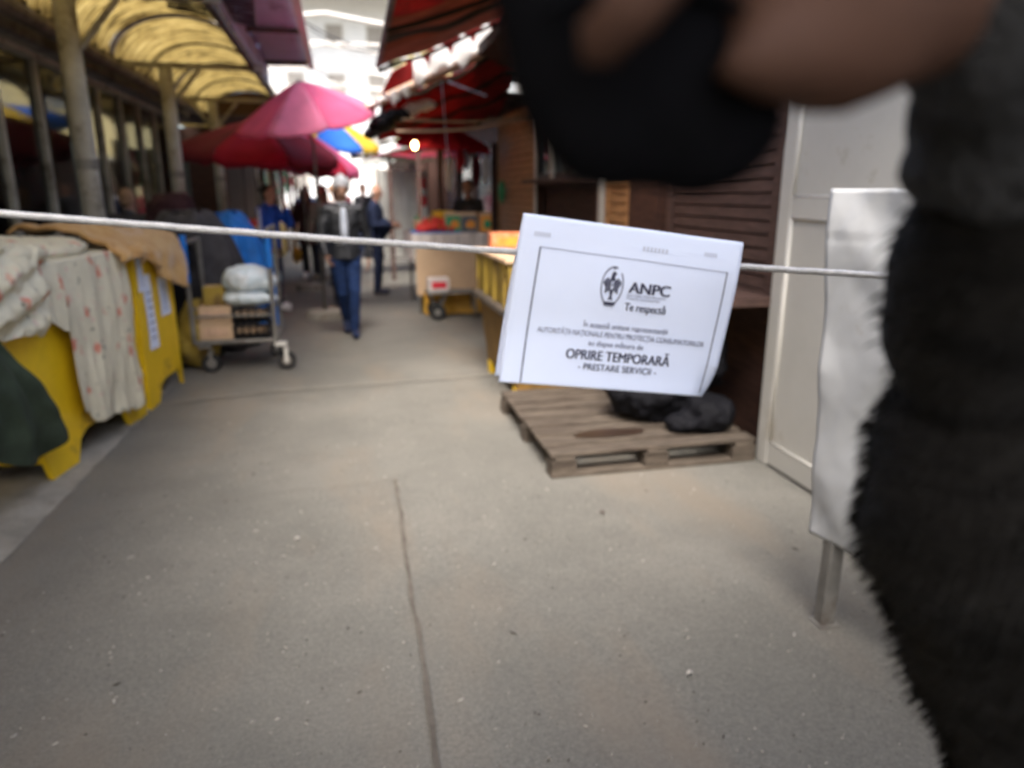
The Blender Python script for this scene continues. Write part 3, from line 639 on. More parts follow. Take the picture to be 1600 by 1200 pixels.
# tan plush blanket draped over the second bin
def plushf(u, v):
    s_ = -.42 + 1.34 * u + .03 * nz(v * 4, u * 3, 8)
    e = 1.0 if u < .70 else 1 + .30 * math.sin((u - .70) / .30 * math.pi * .9)
    if v < .55:
        q = v / .55; o = .55 * (1 - q); z = 1.20 + (.13 + .07 * nz(u * 5, q * 4, 3)) * math.sin(math.pi * (.3 + .7 * q) * .93) * (1 - .35 * u * u)
        return BP2(s_, max(z, 1.188), o - .03 * q)
    q = (v - .55) / .45; dr = (.10 + .16 * max(0, math.sin((u - .42) * 3.6)) * e + .05 * nz(u * 7, 2)) if u > .28 else .06
    r = .055 + .03 * nz(u * 9, q * 2)
    return BP2(s_ + .05 * q * (u > .8), 1.195 - dr * 1.25 * q ** 1.1, -.03 - r * math.sin(min(1, q * 1.6) * math.pi / 2) - .02 * math.sin(u * 30) * q)
m = MB(); m.grid(plushf, 90, 60); tag(m.build('plush_blanket', K['plush'], smooth=True, thick=.022, rough=.008, rscale=14), 'tan plush blanket draped over the corner of the second bin', 'blanket')
m = MB(); m.ell((-1.62, 5.85, 1.22), (.20, .40, .10)); tag(m.build('goods_heap', K['card'], voxel=.03, sm=4, rough=.03), 'brown heap bulging under the tan plush blanket', 'bundle')

# black draped pile and yellow sack behind the second bin
def lump(name, parts, mt, label, cat, group=None, voxel=.025, rough=.035, rscale=6, sm=3):
    m = MB()
    for c, r in parts: m.ell(c, r, n=16, m=10)
    return tag(m.build(name, mt, voxel=voxel, sm=sm, rough=rough, rscale=rscale), label, cat, group)
lump('covered_pile', [((-1.62, 6.95, .55), (.26, .30, .55)), ((-1.55, 7.0, 1.0), (.24, .28, .22))], K['blackbag'], 'tall black covered pile standing just behind the second bin', 'pile')
lump('yellow_sack', [((-1.33, 6.86, .30), (.20, .22, .30)), ((-1.33, 6.9, .5), (.14, .16, .14))], K['yellowdull'], 'dull yellow sack slumped between second bin and platform cart', 'sack')
def tarp(label, mt, cx_, cy_, w_, d_, h_, lean, mat2=None):
    m = MB()
    def f(u, v):
        a = 2 * math.pi * u; pz = h_ * (1 - v ** 1.3) if v > 0 else h_
        rr = (.30 + .70 * min(1, v * 1.6) ** .6) * (1 + .10 * math.sin(a * 9 + v * 2) * v + .06 * nz(math.cos(a) * 3, math.sin(a) * 3, v * 3))
        return (cx_ + w_ * rr * math.cos(a) + lean * (1 - v), cy_ + d_ * rr * math.sin(a), max(.02, h_ * (1 - v ** 1.5) + .06 * nz(math.cos(a) * 2 + cx_, math.sin(a) * 2, v * 2) * (1 - v)))
    m.grid(f, 80, 30); b = len(m.v); m.v.append(Vector((cx_ + lean, cy_, h_ + .02)))
    for i in range(80): m.f.append([i, i + 1, b]); m.m.append(0)
    return tag(m.build('tarpaulin', mt, smooth=True, thick=.006), label, 'tarpaulin', 'tarpaulins over the goods behind the cart')
tarp('charcoal speckled tarpaulin over a tall pile behind the cart', K['tarpdark'], -1.42, 7.75, .48, .38, 1.36, -.05)
tarp('bright blue tarpaulin sheet beside the charcoal one, next to the woman', K['tarpblue'], -1.12, 8.7, .36, .35, 1.32, -.12)
lump('goods_heap', [((-1.40, 7.75, .55), (.32, .26, .55))], K['card'], 'goods hidden under the charcoal tarpaulin behind the cart', 'bundle')
lump('goods_heap', [((-1.14, 8.7, .5), (.24, .24, .52))], K['card'], 'goods hidden under the blue tarpaulin beside the woman', 'bundle')
lump('dark_bundle', [((-1.75, 8.5, 1.0), (.34, .3, .56)), ((-1.72, 8.5, 1.42), (.22, .22, .14)), ((-1.75, 8.5, .45), (.3, .3, .45))], K['maroon'], 'rounded dark bundle beside the second canopy post', 'bundle')

# ------------------------------------------------------------------ platform cart
ct = thing('platform_cart', 'grey steel platform cart loaded with boxes and white sacks', 'cart', (-.98, 6.9, 0))
X0, X1, Y0, Y1, Z = -1.31, -.63, 6.62, 7.28, .27
m = MB()
for y in (Y0, Y1): m.tube((X0, y, Z), (X1, y, Z), .02)
for x in (X0, X1): m.tube((x, Y0, Z), (x, Y1, Z), .02)
for k in range(7): m.box((X0 + .09 + k * .085, (Y0 + Y1) / 2, Z + .006), (.06, Y1 - Y0 - .04, .012))
m.build('deck', K['steel'], ct)
for x, zt, mt in ((X0, 1.13, K['tan']), (X1, 1.24, K['steel'])):
    for y in (Y0, Y1): m = MB(); m.tube((x, y, Z), (x, y, zt), .02); m.build('upright', K['steel'], ct)
    m = MB(); m.tube((x, Y0, zt), (x, Y1, zt), .018); m.tube((x, Y0, .55), (x, Y1, .55), .013); m.build('end_rail', K['steel'], ct)
m = MB(); m.tube((X0, Y0, .50), (X1, Y0, .50), .010); m.build('side_rail', K['steel'], ct)
m = MB(); m.path([(X0, Y0 - .02, .80), (X0, Y0 - .02, 1.2)], .028); m.build('grip_sleeve', K['tarpblue'], ct)
m = MB(); m.path([(X1, Y0 - .02, .92), (X1, Y0 - .02, 1.18)], .028); m.build('grip_sleeve', K['tarpblue'], ct)
for k, (x, y, sw) in enumerate([(X0 + .06, Y0 + .02, 1), (X1 + .02, Y0 + .0, 1), (X0 + .08, Y1 - .03, 0), (X1 - .06, Y1 - .03, 0)]):
    m = MB(); r = .082 if sw else .06; xx = x + (.06 if sw else 0)
    m.path([(xx, y - .022, r), (xx, y + .022, r)], r, 20); wh = m.build('wheel', K['rubber'], ct)
    m = MB(); m.path([(xx, y - .026, r), (xx, y + .026, r)], r * .55, 14); m.build('hub', K['steel'], wh)
    m = MB(); m.box((xx, y - .034, r + .05), (.03, .006, .13)); m.box((xx, y + .034, r + .05), (.03, .006, .13)); m.box((x + .02, y, Z - .035), (.10, .08, .03)); m.build('caster_fork', K['white'] if k == 1 else K['steel'], ct)
def carton(loc, d, mt, label, rz=0, pm=None, group=None, name='carton', tape=True):
    t = thing(name, label, 'box', loc, group)
    m = MB(); m.box((loc[0], loc[1], loc[2] + d[2] / 2), d, rz=rz, bev=.006); m.build('body', mt, t)
    if tape: m = MB(); m.box((loc[0], loc[1], loc[2] + d[2] + .0015), (d[0] * .96, .05, .002), rz=rz); m.build('tape', K['tan'], t)
    if pm:
        m = MB(); c = Vector((loc[0], loc[1], loc[2] + d[2] / 2)) + Matrix.Rotation(rz, 3, 'Z') @ Vector((0, -d[1] / 2 - .003, 0)); m.box(c, (d[0] * .7, .004, d[2] * .5), rz=rz); m.build('print', pm, t)
    return t
carton((-1.13, 6.78, .285), (.28, .26, .145), K['card'], 'kraft carton lowest on the left of the cart', pm=K['tan'], group='cartons on the cart')
carton((-1.13, 6.78, .435), (.27, .26, .145), K['card'], 'kraft carton on top of the other at the cart left', rz=.04, pm=K['tan'], group='cartons on the cart')
def crate(loc, label, top=False):
    t = thing('lattice_crate', label, 'crate', loc, 'dark crates on the cart'); x, y, z = loc
    m = MB(); m.box((x, y, z + .01), (.30, .26, .02)); m.box((x - .145, y, z + .065), (.01, .26, .12)); m.box((x + .145, y, z + .065), (.01, .26, .12))
    m.build('tray', K['black'], t)
    for s_ in (-1, 1):
        m = MB(); yy = y + s_ * .125
        m.box((x, yy, z + .012), (.28, .01, .02)); m.box((x, yy, z + .12), (.28, .01, .018))
        for q in range(9): m.tube((x - .135 + q * .034, yy, z + .02), (x - .135 + (q + (1 if q % 2 else -1) * .8) * .034 + .0, yy, z + .115), .004, n=4)
        m.build('lattice_side', K['black'], t)
    m = MB(); 
    for q in range(5): m.ell((x - .11 + q * .055, y, z + .065), (.03, .10, .05), n=8, m=6)
    m.build('contents', K['card'], t, smooth=True)
crate((-.83, 6.78, .285), 'black lattice crate lowest on the right of the cart'); crate((-.83, 6.78, .432), 'black lattice crate stacked on the lower one, under the sacks')
carton((-1.13, 6.80, .585), (.17, .2, .16), K['yellowdull'], 'small yellow carton behind the white sacks on the cart', tape=True)
def sack(label, c, r, seed):
    m = MB(); m.ell(c, r, n=18, m=12); m.ell((c[0] + r[0] * .7, c[1], c[2] - r[2] * .2), (r[0] * .4, r[1] * .8, r[2] * .6))
    tag(m.build('white_sack', K['sack'], voxel=.012, sm=3, rough=.022, rscale=9 + seed), label, 'sack', 'white sacks on the cart')
sack('flat white sack squashed under the fuller one on the cart', (-.86, 6.80, .64), (.24, .20, .075), 1)
sack('plump white sack topping the load of the cart', (-.84, 6.78, .80), (.22, .19, .125), 2)

# ------------------------------------------------------------------ pallet
PX0, PX1, PY0, PY1 = 1.06, 2.32, 3.57, 4.95
pl = thing('wooden_pallet', 'weathered wooden pallet with a dark stain, lying before the kiosk', 'pallet', (1.7, 4.2, 0))
for k in range(8):
    y = PY0 + .075 + k * (PY1 - PY0 - .15) / 7; m = MB()
    wv = [random.uniform(-.004, .004) for _ in range(3)]
    m.box(((PX0 + PX1) / 2 + wv[0], y, .133 + wv[1] * .5), (PX1 - PX0 + wv[2], .128 if k not in (0, 7) else .12, .022), bev=.003); m.build('top_board', K['pallet'], pl)
for y in (PY0 + .07, (PY0 + PY1) / 2, PY1 - .07):
    m = MB(); m.box(((PX0 + PX1) / 2, y, .013), (PX1 - PX0, .12, .022), bev=.002); m.build('bottom_board', K['pallet'], pl)
    for x in (PX0 + .075, (PX0 + PX1) / 2, PX1 - .075): m = MB(); m.box((x, y, .061), (.145, .12, .074), bev=.003); m.build('block', K['pallet'], pl)
for x in (PX0 + .075, (PX0 + PX1) / 2, PX1 - .075): m = MB(); m.box((x, (PY0 + PY1) / 2, .109), (.12, PY1 - PY0 - .01, .020), bev=.002); m.build('stringer_board', K['pallet'], pl)
m = MB(); m.grid(lambda u, v: (1.50 + .22 * (1 + .25 * nz(u * 6, v * 6)) * (1 - v) * math.cos(u * 6.283), 3.86 + .075 * (1 - v) * math.sin(u * 6.283) * (1 + .3 * nz(u * 5, 2)), .1462), 40, 3); m.build('stain', mat('dark_wet_stain', (.035, .022, .016), .4, .2), pl)
# black bags and blue crate on it
lump('rubbish_bag', [((1.92, 4.15, .34), (.34, .28, .22)), ((2.1, 4.0, .56), (.2, .22, .20))], K['blackbag'], 'shiny black rubbish bag slumped on the right of the pallet', 'bag', 'black bags on the pallet', .014, .035, 8)
lump('rubbish_bag', [((2.12, 3.82, .24), (.17, .16, .12)), ((2.02, 3.80, .2), (.18, .10, .07))], K['blackbag'], 'flat black bag at the pallet front, beside the cream door', 'bag', 'black bags on the pallet', .012, .03, 10)
t = thing('blue_jerrycan', 'blue plastic can standing on the pallet behind the paper notice', 'can', (1.88, 4.62, .145))
m = MB(); m.box((1.88, 4.62, .37), (.22, .16, .42), bev=.04); m.build('body', K['bluecrate'], t, smooth=False)
m = MB(); m.tube((1.84, 4.62, .58), (1.84, 4.62, .63), .03); m.build('lid', K['black'], t); m = MB(); m.path([(1.87, 4.62, .58), (1.89, 4.62, .63), (1.95, 4.62, .63), (1.97, 4.62, .58)], .012, 8); m.build('handle', K['bluecrate'], t)
for k, (x, y, z, rz, rx) in enumerate([(2.2, 4.25, .40, .3, .5), (2.22, 4.45, .46, .5, .65), (2.16, 4.6, .33, .2, .45)]):
    m = MB()
    for q in range(6): m.box(Vector((x, y, z)) + Matrix.Rotation(rz, 3, 'Z') @ Vector((-.14 + q * .056, 0, 0)), (.03, .34, .02), rz=rz, rx=rx)
    for q in (-.16, 0, .16): m.box(Vector((x, y, z)) + Matrix.Rotation(rz, 3, 'Z') @ Matrix.Rotation(rx, 3, 'X') @ Vector((0, q, .012)), (.32, .02, .016), rz=rz, rx=rx)
    tag(m.build('black_rack', K['black']), ['black slatted rack leaning in front of the others behind the pallet bags', 'black slatted rack leaning in the middle behind the pallet bags', 'black slatted rack lying lowest behind the pallet bags'][k], 'rack', 'black racks behind the bags')

# ------------------------------------------------------------------ right-hand worn bin
rb = thing('worn_bin', 'worn bin with yellow top and brown boarded lower half beside the pallet', 'bin', (1.6, 5.6, 0))
def tap(z0, z1, e0, e1, mt, nm, par=rb):
    m = MB(); vs = []
    for z, e in ((z0, e0), (z1, e1)):
        for x, y in ((1.16 - e, 5.02 - e), (2.05, 5.02 - e), (2.05, 6.25 + e), (1.16 - e, 6.25 + e)): vs.append((x, y, z))
    m.add(vs, [(3, 2, 1, 0), (4, 5, 6, 7), (0, 1, 5, 4), (1, 2, 6, 5), (2, 3, 7, 6), (3, 0, 4, 7)]); return m.build(nm, mt, par)
tap(.10, .66, -.06, .0, K['ochre'], 'lower_body'); tap(.725, 1.06, .0, .03, K['yellowdull'], 'upper_body')
m = MB()
for a, b_ in (((1.14, 5.0), (1.14, 6.28)), ((1.14, 5.0), (2.05, 5.0))): m.box(((a[0] + b_[0]) / 2, (a[1] + b_[1]) / 2, .692), (abs(a[0] - b_[0]) + .07, abs(a[1] - b_[1]) + .07, .06), bev=.01)
m.build('ledge', K['pallet'], rb)
tap(1.062, 1.085, .05, .05, K['card'], 'lid')
for x, y in ((1.27, 5.12), (1.27, 6.1), (1.95, 5.12)): m = MB(); m.box((x, y, .05), (.12, .12, .098)); m.build('foot', K['yellow'], rb)
for k in range(4): m = MB(); m.box((1.135, 5.12 + k * .36, .88), (.02, .03, .30)); m.build('stiffener', K['yellowdull'], rb)
c_ = AX(778, 372, 1.42); carton((1.40, 6.05, 1.087), (.36, .26, .13), K['orange'], 'orange printed carton lying on the worn bin', rz=-.1, pm=K['mango'], tape=False)
carton((1.62, 5.4, 1.087), (.5, .4, .10), K['card'], 'flat kraft carton behind the paper notice on the worn bin')

# ------------------------------------------------------------------ fruit stall
st = thing('fruit_stall', 'fruit stall with white cloth edge and a big kraft cardboard front', 'stall', (1.4, 9.7, 0))
SX0, SX1, SY0, SY1 = .90, 1.92, 9.35, 10.6
m = MB(); m.box(((SX0 + SX1) / 2, (SY0 + SY1) / 2, 1.0), (SX1 - SX0, SY1 - SY0, .04)); m.build('table_top', K['tan'], st)
for x in (SX0 + .05, SX1 - .05):
    for y in (SY0 + .06, SY1 - .05): m = MB(); m.tube((x, y, 0), (x, y, .98), .022); m.build('leg', K['steel'], st)
m = MB(); m.grid(lambda u, v: (SX0 - .03 + (SX1 - SX0 + .05) * u, (SY0 - .04 - .012 * math.sin(u * 40) * v if v > .5 else SY0 - .04 + .5 * (.5 - v)), 1.035 - (.17 + .01 * math.sin(u * 17)) * max(0, v - .5) * 2), 60, 12)
m.grid(lambda u, v: (SX0 - .035 - .01 * math.sin(u * 20), SY0 - .04 + 1.2 * u, 1.035 - (.32 + .08 * math.sin(u * 9)) * v), 30, 6); m.build('cloth_edge', K['clothwhite'], st, thick=.004)
m = MB(); m.grid(lambda u, v: (SX0 + .0 + .90 * u, SY0 - .10 + .015 * math.sin(u * 4), .86 - (.60 - .04 * u) * v), 10, 6); m.build('cardboard_front', K['card'], st, thick=.012)
m = MB(); m.box(((SX0 + SX1) / 2 + .05, SY0 + .12, .16), (.95, .16, .30), bev=.01); m.build('yellow_crate_base', K['yellowdull'], st)
m = MB()
for k in range(70):
    u, v = random.random(), random.random(); m.ell((.96 + .50 * u, 9.42 + .45 * v, 1.07 + .12 * math.sin(math.pi * u) * (v + .2)), (.033,) * 3, n=8, m=6)
tag(m.build('tomato_heap', K['tomato'], smooth=True), 'heap of red tomatoes at the left corner of the fruit stall', 'fruit', kind='stuff')
m = MB(); m.box((1.20, 9.65, 1.04), (.62, .58, .03)); tag(m.build('blue_tray', K['bluecrate']), 'blue tray under the tomatoes on the fruit stall', 'tray')
for k, (x, y, w_, pr, lb) in enumerate([(1.42, 9.55, .20, 'leafprint', 'green printed fruit box, left of the row beside the tomatoes'), (1.63, 9.56, .22, 'greyprint', 'slate printed fruit box with a yellow fruit picture, middle of the row'), (1.85, 9.55, .16, 'mango', 'orange printed fruit box at the right end of the row')]):
    t = thing('fruit_box', lb, 'box', (x, y, 1.025), 'printed fruit boxes standing on the stall')
    m = MB(); m.box((x, y, 1.16), (w_, .14, .26), rx=-.15, bev=.004); m.build('body', K['card'], t)
    m = MB(); m.box((x, y - .081, 1.145), (w_ * .94, .006, .21), rx=-.15); f = m.build('print', K[pr], t)
    m = MB(); m.ell((x + .02, y - .088, 1.13), (w_ * .3, .006, .07), n=12, m=8); m.build('fruit_picture', K['mango' if k != 2 else 'leafprint'], f)
for k in range(5):
    x = 1.05 + .19 * k; carton((x, 10.05, 1.02), (.17, .3, .16 + .04 * (k % 2)), K[['card', 'yellowdull', 'card', 'leafprint', 'card'][k]], ['kraft box behind the tomatoes, at the row end', 'tall yellow box in the back row of the stall', 'kraft box between yellow and green ones in the back row', 'tall green box in the back row of the stall', 'kraft box at the vendor side of the back row'][k], group='boxes in the back row of the stall')
m = MB(); m.path([(1.36, 10.0, 1.02), (1.36, 10.0, 1.30)], .15, 18); tag(m.build('yellow_bucket', K['canyellow'], smooth=False), 'yellow bucket standing behind the tomato heap', 'bucket')
for k in range(6):
    m = MB(); x = .98 + .02 * k; yy = 10.0 + .16 * k; m.cap((x, yy, 1.04), (x + .02, yy + .02, 1.22), .04, .02, n=8); tag(m.build('bottle', K[['leafprint', 'clear', 'mango'][k % 3]], smooth=True), ['green bottle nearest on the stall edge', 'milky bottle nearest on the stall edge', 'orange bottle nearest on the stall edge', 'green bottle farther back on the stall edge', 'milky bottle farther back on the stall edge', 'orange bottle farthest back on the stall edge'][k], 'bottle', 'bottles along the lane side of the stall')
# hand truck with a red and white carton
ht = thing('hand_truck', 'low black hand truck parked before the cardboard front', 'hand truck', (1.2, 9.05, 0))
m = MB(); m.box((1.29, 9.0, .335), (.60, .34, .025)); m.tube((.98, 8.84, .33), (1.6, 8.84, .35), .015); m.build('platform', K['steel'], ht)
for y in (8.86, 9.14): m = MB(); m.path([(1.11, y - .03, .10), (1.11, y + .03, .10)], .10, 18); wq = m.build('wheel', K['rubber'], ht); m = MB(); m.path([(1.11, y - .034, .10), (1.11, y + .034, .10)], .045, 12); m.build('hub', K['steel'], wq)
for y in (8.90, 9.10): m = MB(); m.tube((1.11, y, .10), (1.24, y, .33), .014); m.tube((1.11, y, .10), (1.02, y, .33), .014); m.build('strut', K['steel'], ht)
for y in (8.87, 9.13): m = MB(); m.tube((1.58, y, .34), (1.60, y, .02), .015); m.build('stand', K['steel'], ht)
carton((1.14, 9.0, .352), (.26, .24, .16), K['clothwhite'], 'white carton with red print riding on the hand truck', pm=K['redprint'], tape=False)
m = MB(); m.grid(lambda u, v: (.98 + .74 * u, 9.22 - .10 * v + .02 * math.sin(u * 14), .30 - .27 * v), 24, 8); tag(m.build('yellow_sheet', K['bagyellow'], thick=.006), 'yellow plastic sheet hanging behind the hand truck', 'sheet')

# ------------------------------------------------------------------ parasols
def parasol(label, c, rad, hgt, tilt_x, tilt_y, cols, group=None, n=8, pole=True, val=.10, rot=0, name='parasol'):
    t = thing(name, label, 'parasol', (c[0], c[1], 0), group); C_ = Vector(c)
    M3 = Matrix.Rotation(tilt_y, 3, 'Y') @ Matrix.Rotation(tilt_x, 3, 'X')
    mb = MB(); seg = 8
    for k in range(n):
        mb.mi = k % len(cols); a0, a1 = 2 * math.pi * k / n + rot, 2 * math.pi * (k + 1) / n + rot
        def f(u, v, a0=a0, a1=a1):
            e0 = Vector((math.cos(a0), math.sin(a0), 0)); e1 = Vector((math.cos(a1), math.sin(a1), 0))
            if v <= .86:
                q = v / .86; p = (e0.lerp(e1, u)) * rad * q; z = hgt * (1 - q ** 1.25) - .05 * rad * math.sin(math.pi * u) * q
            else:
                q = (v - .86) / .14; p = (e0.lerp(e1, u)) * rad * (1 + .01 * q); z = -.05 * rad * math.sin(math.pi * u) - val * q * (.8 + .2 * math.sin(u * math.pi * 3))
            return C_ + M3 @ (p + Vector((0, 0, z)))
        mb.grid(f, 6, 10)
    cn = mb.build('canopy', [K[q] for q in cols], t, smooth=True, thick=.003)
    for k in range(n):
        a = 2 * math.pi * k / n + rot; m = MB(); m.path([C_ + M3 @ Vector((math.cos(a) * rad * q, math.sin(a) * rad * q, hgt * (1 - q ** 1.25) - .02)) for q in (0, .3, .6, .98)], .007, 5); m.build('rib', K['steel'], t)
    top = C_ + M3 @ Vector((0, 0, hgt)); kn = C_ + M3 @ Vector((0, 0, -.35))
    m = MB(); m.ell(top + Vector((0, 0, .0)), (.025, .025, .02), n=8, m=6); m.build('finial', K['steel'], t)
    if pole:
        m = MB(); m.path([top, kn, (kn.x, kn.y, .05)], .019, 10); m.build('pole', K['steel'], t, smooth=True)
        m = MB(); m.path([(kn.x, kn.y, 0), (kn.x, kn.y, .09), (kn.x, kn.y, .10)], [.24, .22, .05], 18); m.build('base', K['slab'], t)
    return t
parasol('large bright pink parasol tilted over the lane', (-.32, 9.3, 2.40), .84, .40, R(13), R(-9), ['pink', 'pinkpale'], rot=.25, val=.05)
parasol('wide burgundy parasol under the pink one, shading the left stalls', (-1.05, 10.9, 2.10), 1.14, .42, R(5), R(3), ['burg', 'burg', 'redcan'], rot=.4, val=.16)
parasol('red parasol with pinkish rim next to the burgundy one', (-.50, 12.2, 2.02), .86, .42, R(5), R(8), ['redcan', 'pink'], rot=.1, val=.16)
parasol('blue, yellow and white striped parasol peeping out below the pink one', (-.28, 13.6, 2.52), 1.05, .38, R(10), R(10), ['redcan', 'canwhite', 'canblue', 'canyellow', 'canblue', 'canyellow', 'canblue', 'canyellow'], rot=0, val=.10)
parasol('small bright red parasol above the fruit stall bulb', (1.52, 11.0, 2.24), .72, .26, R(4), R(4), ['redcan'], rot=.3, val=.08)

# ------------------------------------------------------------------ awnings on the right
def awning(label, P, cols, wave=.02, name='awning', thick=.01, ribs=3, nu=40, nv=30, fascia=None):
    c0 = sum((Vector(p) for p in P), Vector()) / 4; t = thing(name, label, 'awning', c0); P = [Vector(p) for p in P]
    mb = MB(); nb_ = len(cols)
    def f(u, v): return bil(P, u, v) + Vector((0, 0, -wave * abs(math.sin(v * 14 + nz(u * 3, v * 3) * 3)) + wave * nz(u * 5, v * 5) - .06 * math.sin(math.pi * u)))
    for k, (mt, v0, v1) in enumerate(cols):
        mb.mi = k; mb.grid(lambda u, v, v0=v0, v1=v1: f(u, v0 + (v1 - v0) * v), nu, max(4, int(nv * (v1 - v0))))
    mb.build('canvas', [K[q[0]] for q in cols], t, smooth=True, thick=thick)
    for k in range(ribs):
        v = (k + .02) / max(1, ribs - 1) * .98; m = MB(); m.path([f(q / 8, v) + Vector((0, 0, -.05)) for q in range(9)], .022, 6); m.build('frame_rib', K['awndark'], t)
    m = MB(); m.path([bil(P, 0, q / 8) + Vector((0, 0, -.03)) for q in range(9)], .03, 6); m.build('edge_bar', K[fascia or 'gutter'], t)
    return t
awning('brown and red awning high over the right of the lane', [(.47, 5.0, 3.02), (2.5, 5.0, 3.62), (2.5, 9.0, 3.85), (.52, 9.05, 2.98)], [('awnred', 0, .42), ('awnbrown', .42, .62), ('awndark', .62, .72), ('awnbrown', .72, 1)], .04)
m = MB(); P = [AY(612, 112, 9.40), AY(880, -40, 9.40), AY(880, 22, 9.55), AY(590, 158, 9.55)]
tq = thing('red_back_cloth', 'deep red cloth filling the gap between upper awning and torn valance', 'cloth', P[0]); m.grid(lambda u, v: bil(P, u, v) + Vector((0, .03 * math.sin(u * 22), .01 * nz(u * 6, v * 6))), 50, 16); m.build('cloth', K['awnred'], tq, smooth=True, thick=.006)
a, b_ = AY(572, 168, 9.3), AY(800, 62, 9.3); bm_ = thing('valance_beam', 'bare tan timber beam under the torn white plastic valance', 'beam', a)
m = MB(); m.path([a, b_], .055, 4); m.build('beam', K['tan'], bm_)
def torn(label, p0, p1, up_, dn, seed, n=70):
    m = MB(); p0 = Vector(p0); p1 = Vector(p1)
    def f(u, v):
        q = abs(math.sin(u * 3.1415 * 4.5 + seed)) ** .5; h = up_ * (.25 + .75 * q) + up_ * .25 * nz(u * 12, seed); lo = -dn * max(0, .3 + nz(u * 9, seed + 4) * 1.6)
        return p0.lerp(p1, u) + Vector((0, -.09 - .02 * math.sin(u * 24 + v * 3), lo + (h - lo) * v))
    m.grid(f, n, 8); return tag(m.build('torn_plastic', K['clear'], smooth=True, thick=.003), label, 'plastic sheet', 'torn plastic along the valance')
torn('torn white plastic in scallops along the upper part of the timber beam', AY(645, 128, 9.3), AY(800, 58, 9.3), .26, .10, 1.0)
torn('short torn white plastic flap at the low end of the timber beam', AY(574, 168, 9.3), AY(640, 140, 9.3), .06, .12, 2.4, 30)
awning('ruffled bright red awning low behind the timber beam', [tuple(AY(600, 146, 9.42)), tuple(AY(830, 46, 9.42)), (2.5, 11.6, 2.75), (.62, 11.4, 2.35)], [('awnred', 0, 1)], .07, ribs=4)
# clutter rolled under the low awning's street end
for k, (px, py, rr, mt, lb) in enumerate([(600, 190, (.20, .34, .09), 'blackbag', 'black rolled cover lashed under the low end of the red awning'), (640, 172, (.22, .25, .07), 'clear', 'milky plastic roll tucked above the black cover'), (585, 206, (.12, .5, .055), 'black', 'thin black roll lowest under the awning end')]):
    p = AY(px, py, 9.6 + .2 * k); m = MB(); m.ell(p, rr, rot=Matrix.Rotation(-.35, 3, 'Y')); m.ell(p + Vector((.18, .1, .08)), (rr[0] * .8, rr[1], rr[2] * .8))
    tag(m.build('rolled_cover', K[mt], voxel=.02, sm=2, rough=.04, rscale=9), lb, 'roll', 'rolled covers under the awning')
for k, (a, b_, mt) in enumerate([(AY(628, 186, 8.6), AY(842, 180, 8.6), 'brass'), (AY(620, 205, 8.3), AY(830, 184, 8.9), 'tan')]):
    m = MB(); m.path([a.lerp(b_, q / 10) - Vector((0, 0, .05 * math.sin(math.pi * q / 10))) for q in range(11)], .016, 8); tag(m.build('canopy_pole', K[mt], smooth=True), ['brownish pole running level under the awning, upper of two', 'bare tan pole sloping under the awning, lower of two'][k], 'pole', 'poles under the awning')
m = MB(); p = AY(695, 165, 9.1); m.tube(AY(690, 128, 9.1), AY(700, 255, 9.1), .006, n=5); m.tube(AY(700, 128, 9.2), AY(760, 150, 9.2), .012, n=5); tag(m.build('hanging_string', K['stripe']), 'thin pale cord dangling below the torn plastic', 'cord')
awning('burgundy awning over the far stall on the right', [(.80, 13.2, 2.18), (3.0, 13.2, 2.32), (3.0, 15.4, 2.55), (.85, 15.4, 2.3)], [('burg', 0, .5), ('awnred', .5, 1)], .05)
awning('pale striped awning glowing beyond the red ones', [(.30, 16.2, 2.36), (1.6, 16.2, 2.55), (1.7, 19.5, 2.75), (.34, 19.5, 2.45)], [('canwhite', 0, .3), ('pinkpale', .3, .42), ('canwhite', .42, .75), ('pinkpale', .75, 1)], .04)
# tall wooden post
for k, (px, yy, h) in enumerate([(655, 13.0, 2.2), (610, 13.3, 2.2), (688, 10.7, 2.4)]):
    x = AY(px, 300, yy).x; m = MB(); m.box((x, yy, h / 2), (.07, .07, h), bev=.005); tag(m.build('wooden_post', K['redwood']), ['dark post beside the white sheet with red notices', 'dark post below the far burgundy awning corner', 'dark post at the back of the fruit stall'][k], 'post', 'dark posts of the right stalls')
# white sheet with red notices
p0 = AY(598, 262, 14.6); sh = thing('white_partition', 'bright white sheet partition with red notices at the far stall', 'partition', (p0.x, 14.6, 0))
m = MB(); m.grid(lambda u, v: (p0.x - .1 + .95 * u, 14.6 + .02 * math.sin(u * 20), .3 + 1.65 * v), 30, 10); m.build('sheet', K['canwhite'], sh, thick=.005)
for x, z, w_, h_ in ((.72, 1.72, .18, .22), (.74, 1.38, .16, .2)): m = MB(); m.box((p0.x + x, 14.56, z), (w_, .01, h_)); m.build('notice', K['redprint'], sh)
m = MB()
for x in (-.1, .85): m.tube((p0.x + x, 14.62, 0), (p0.x + x, 14.62, 2.1), .02)
m.build('frame', K['steel'], sh)
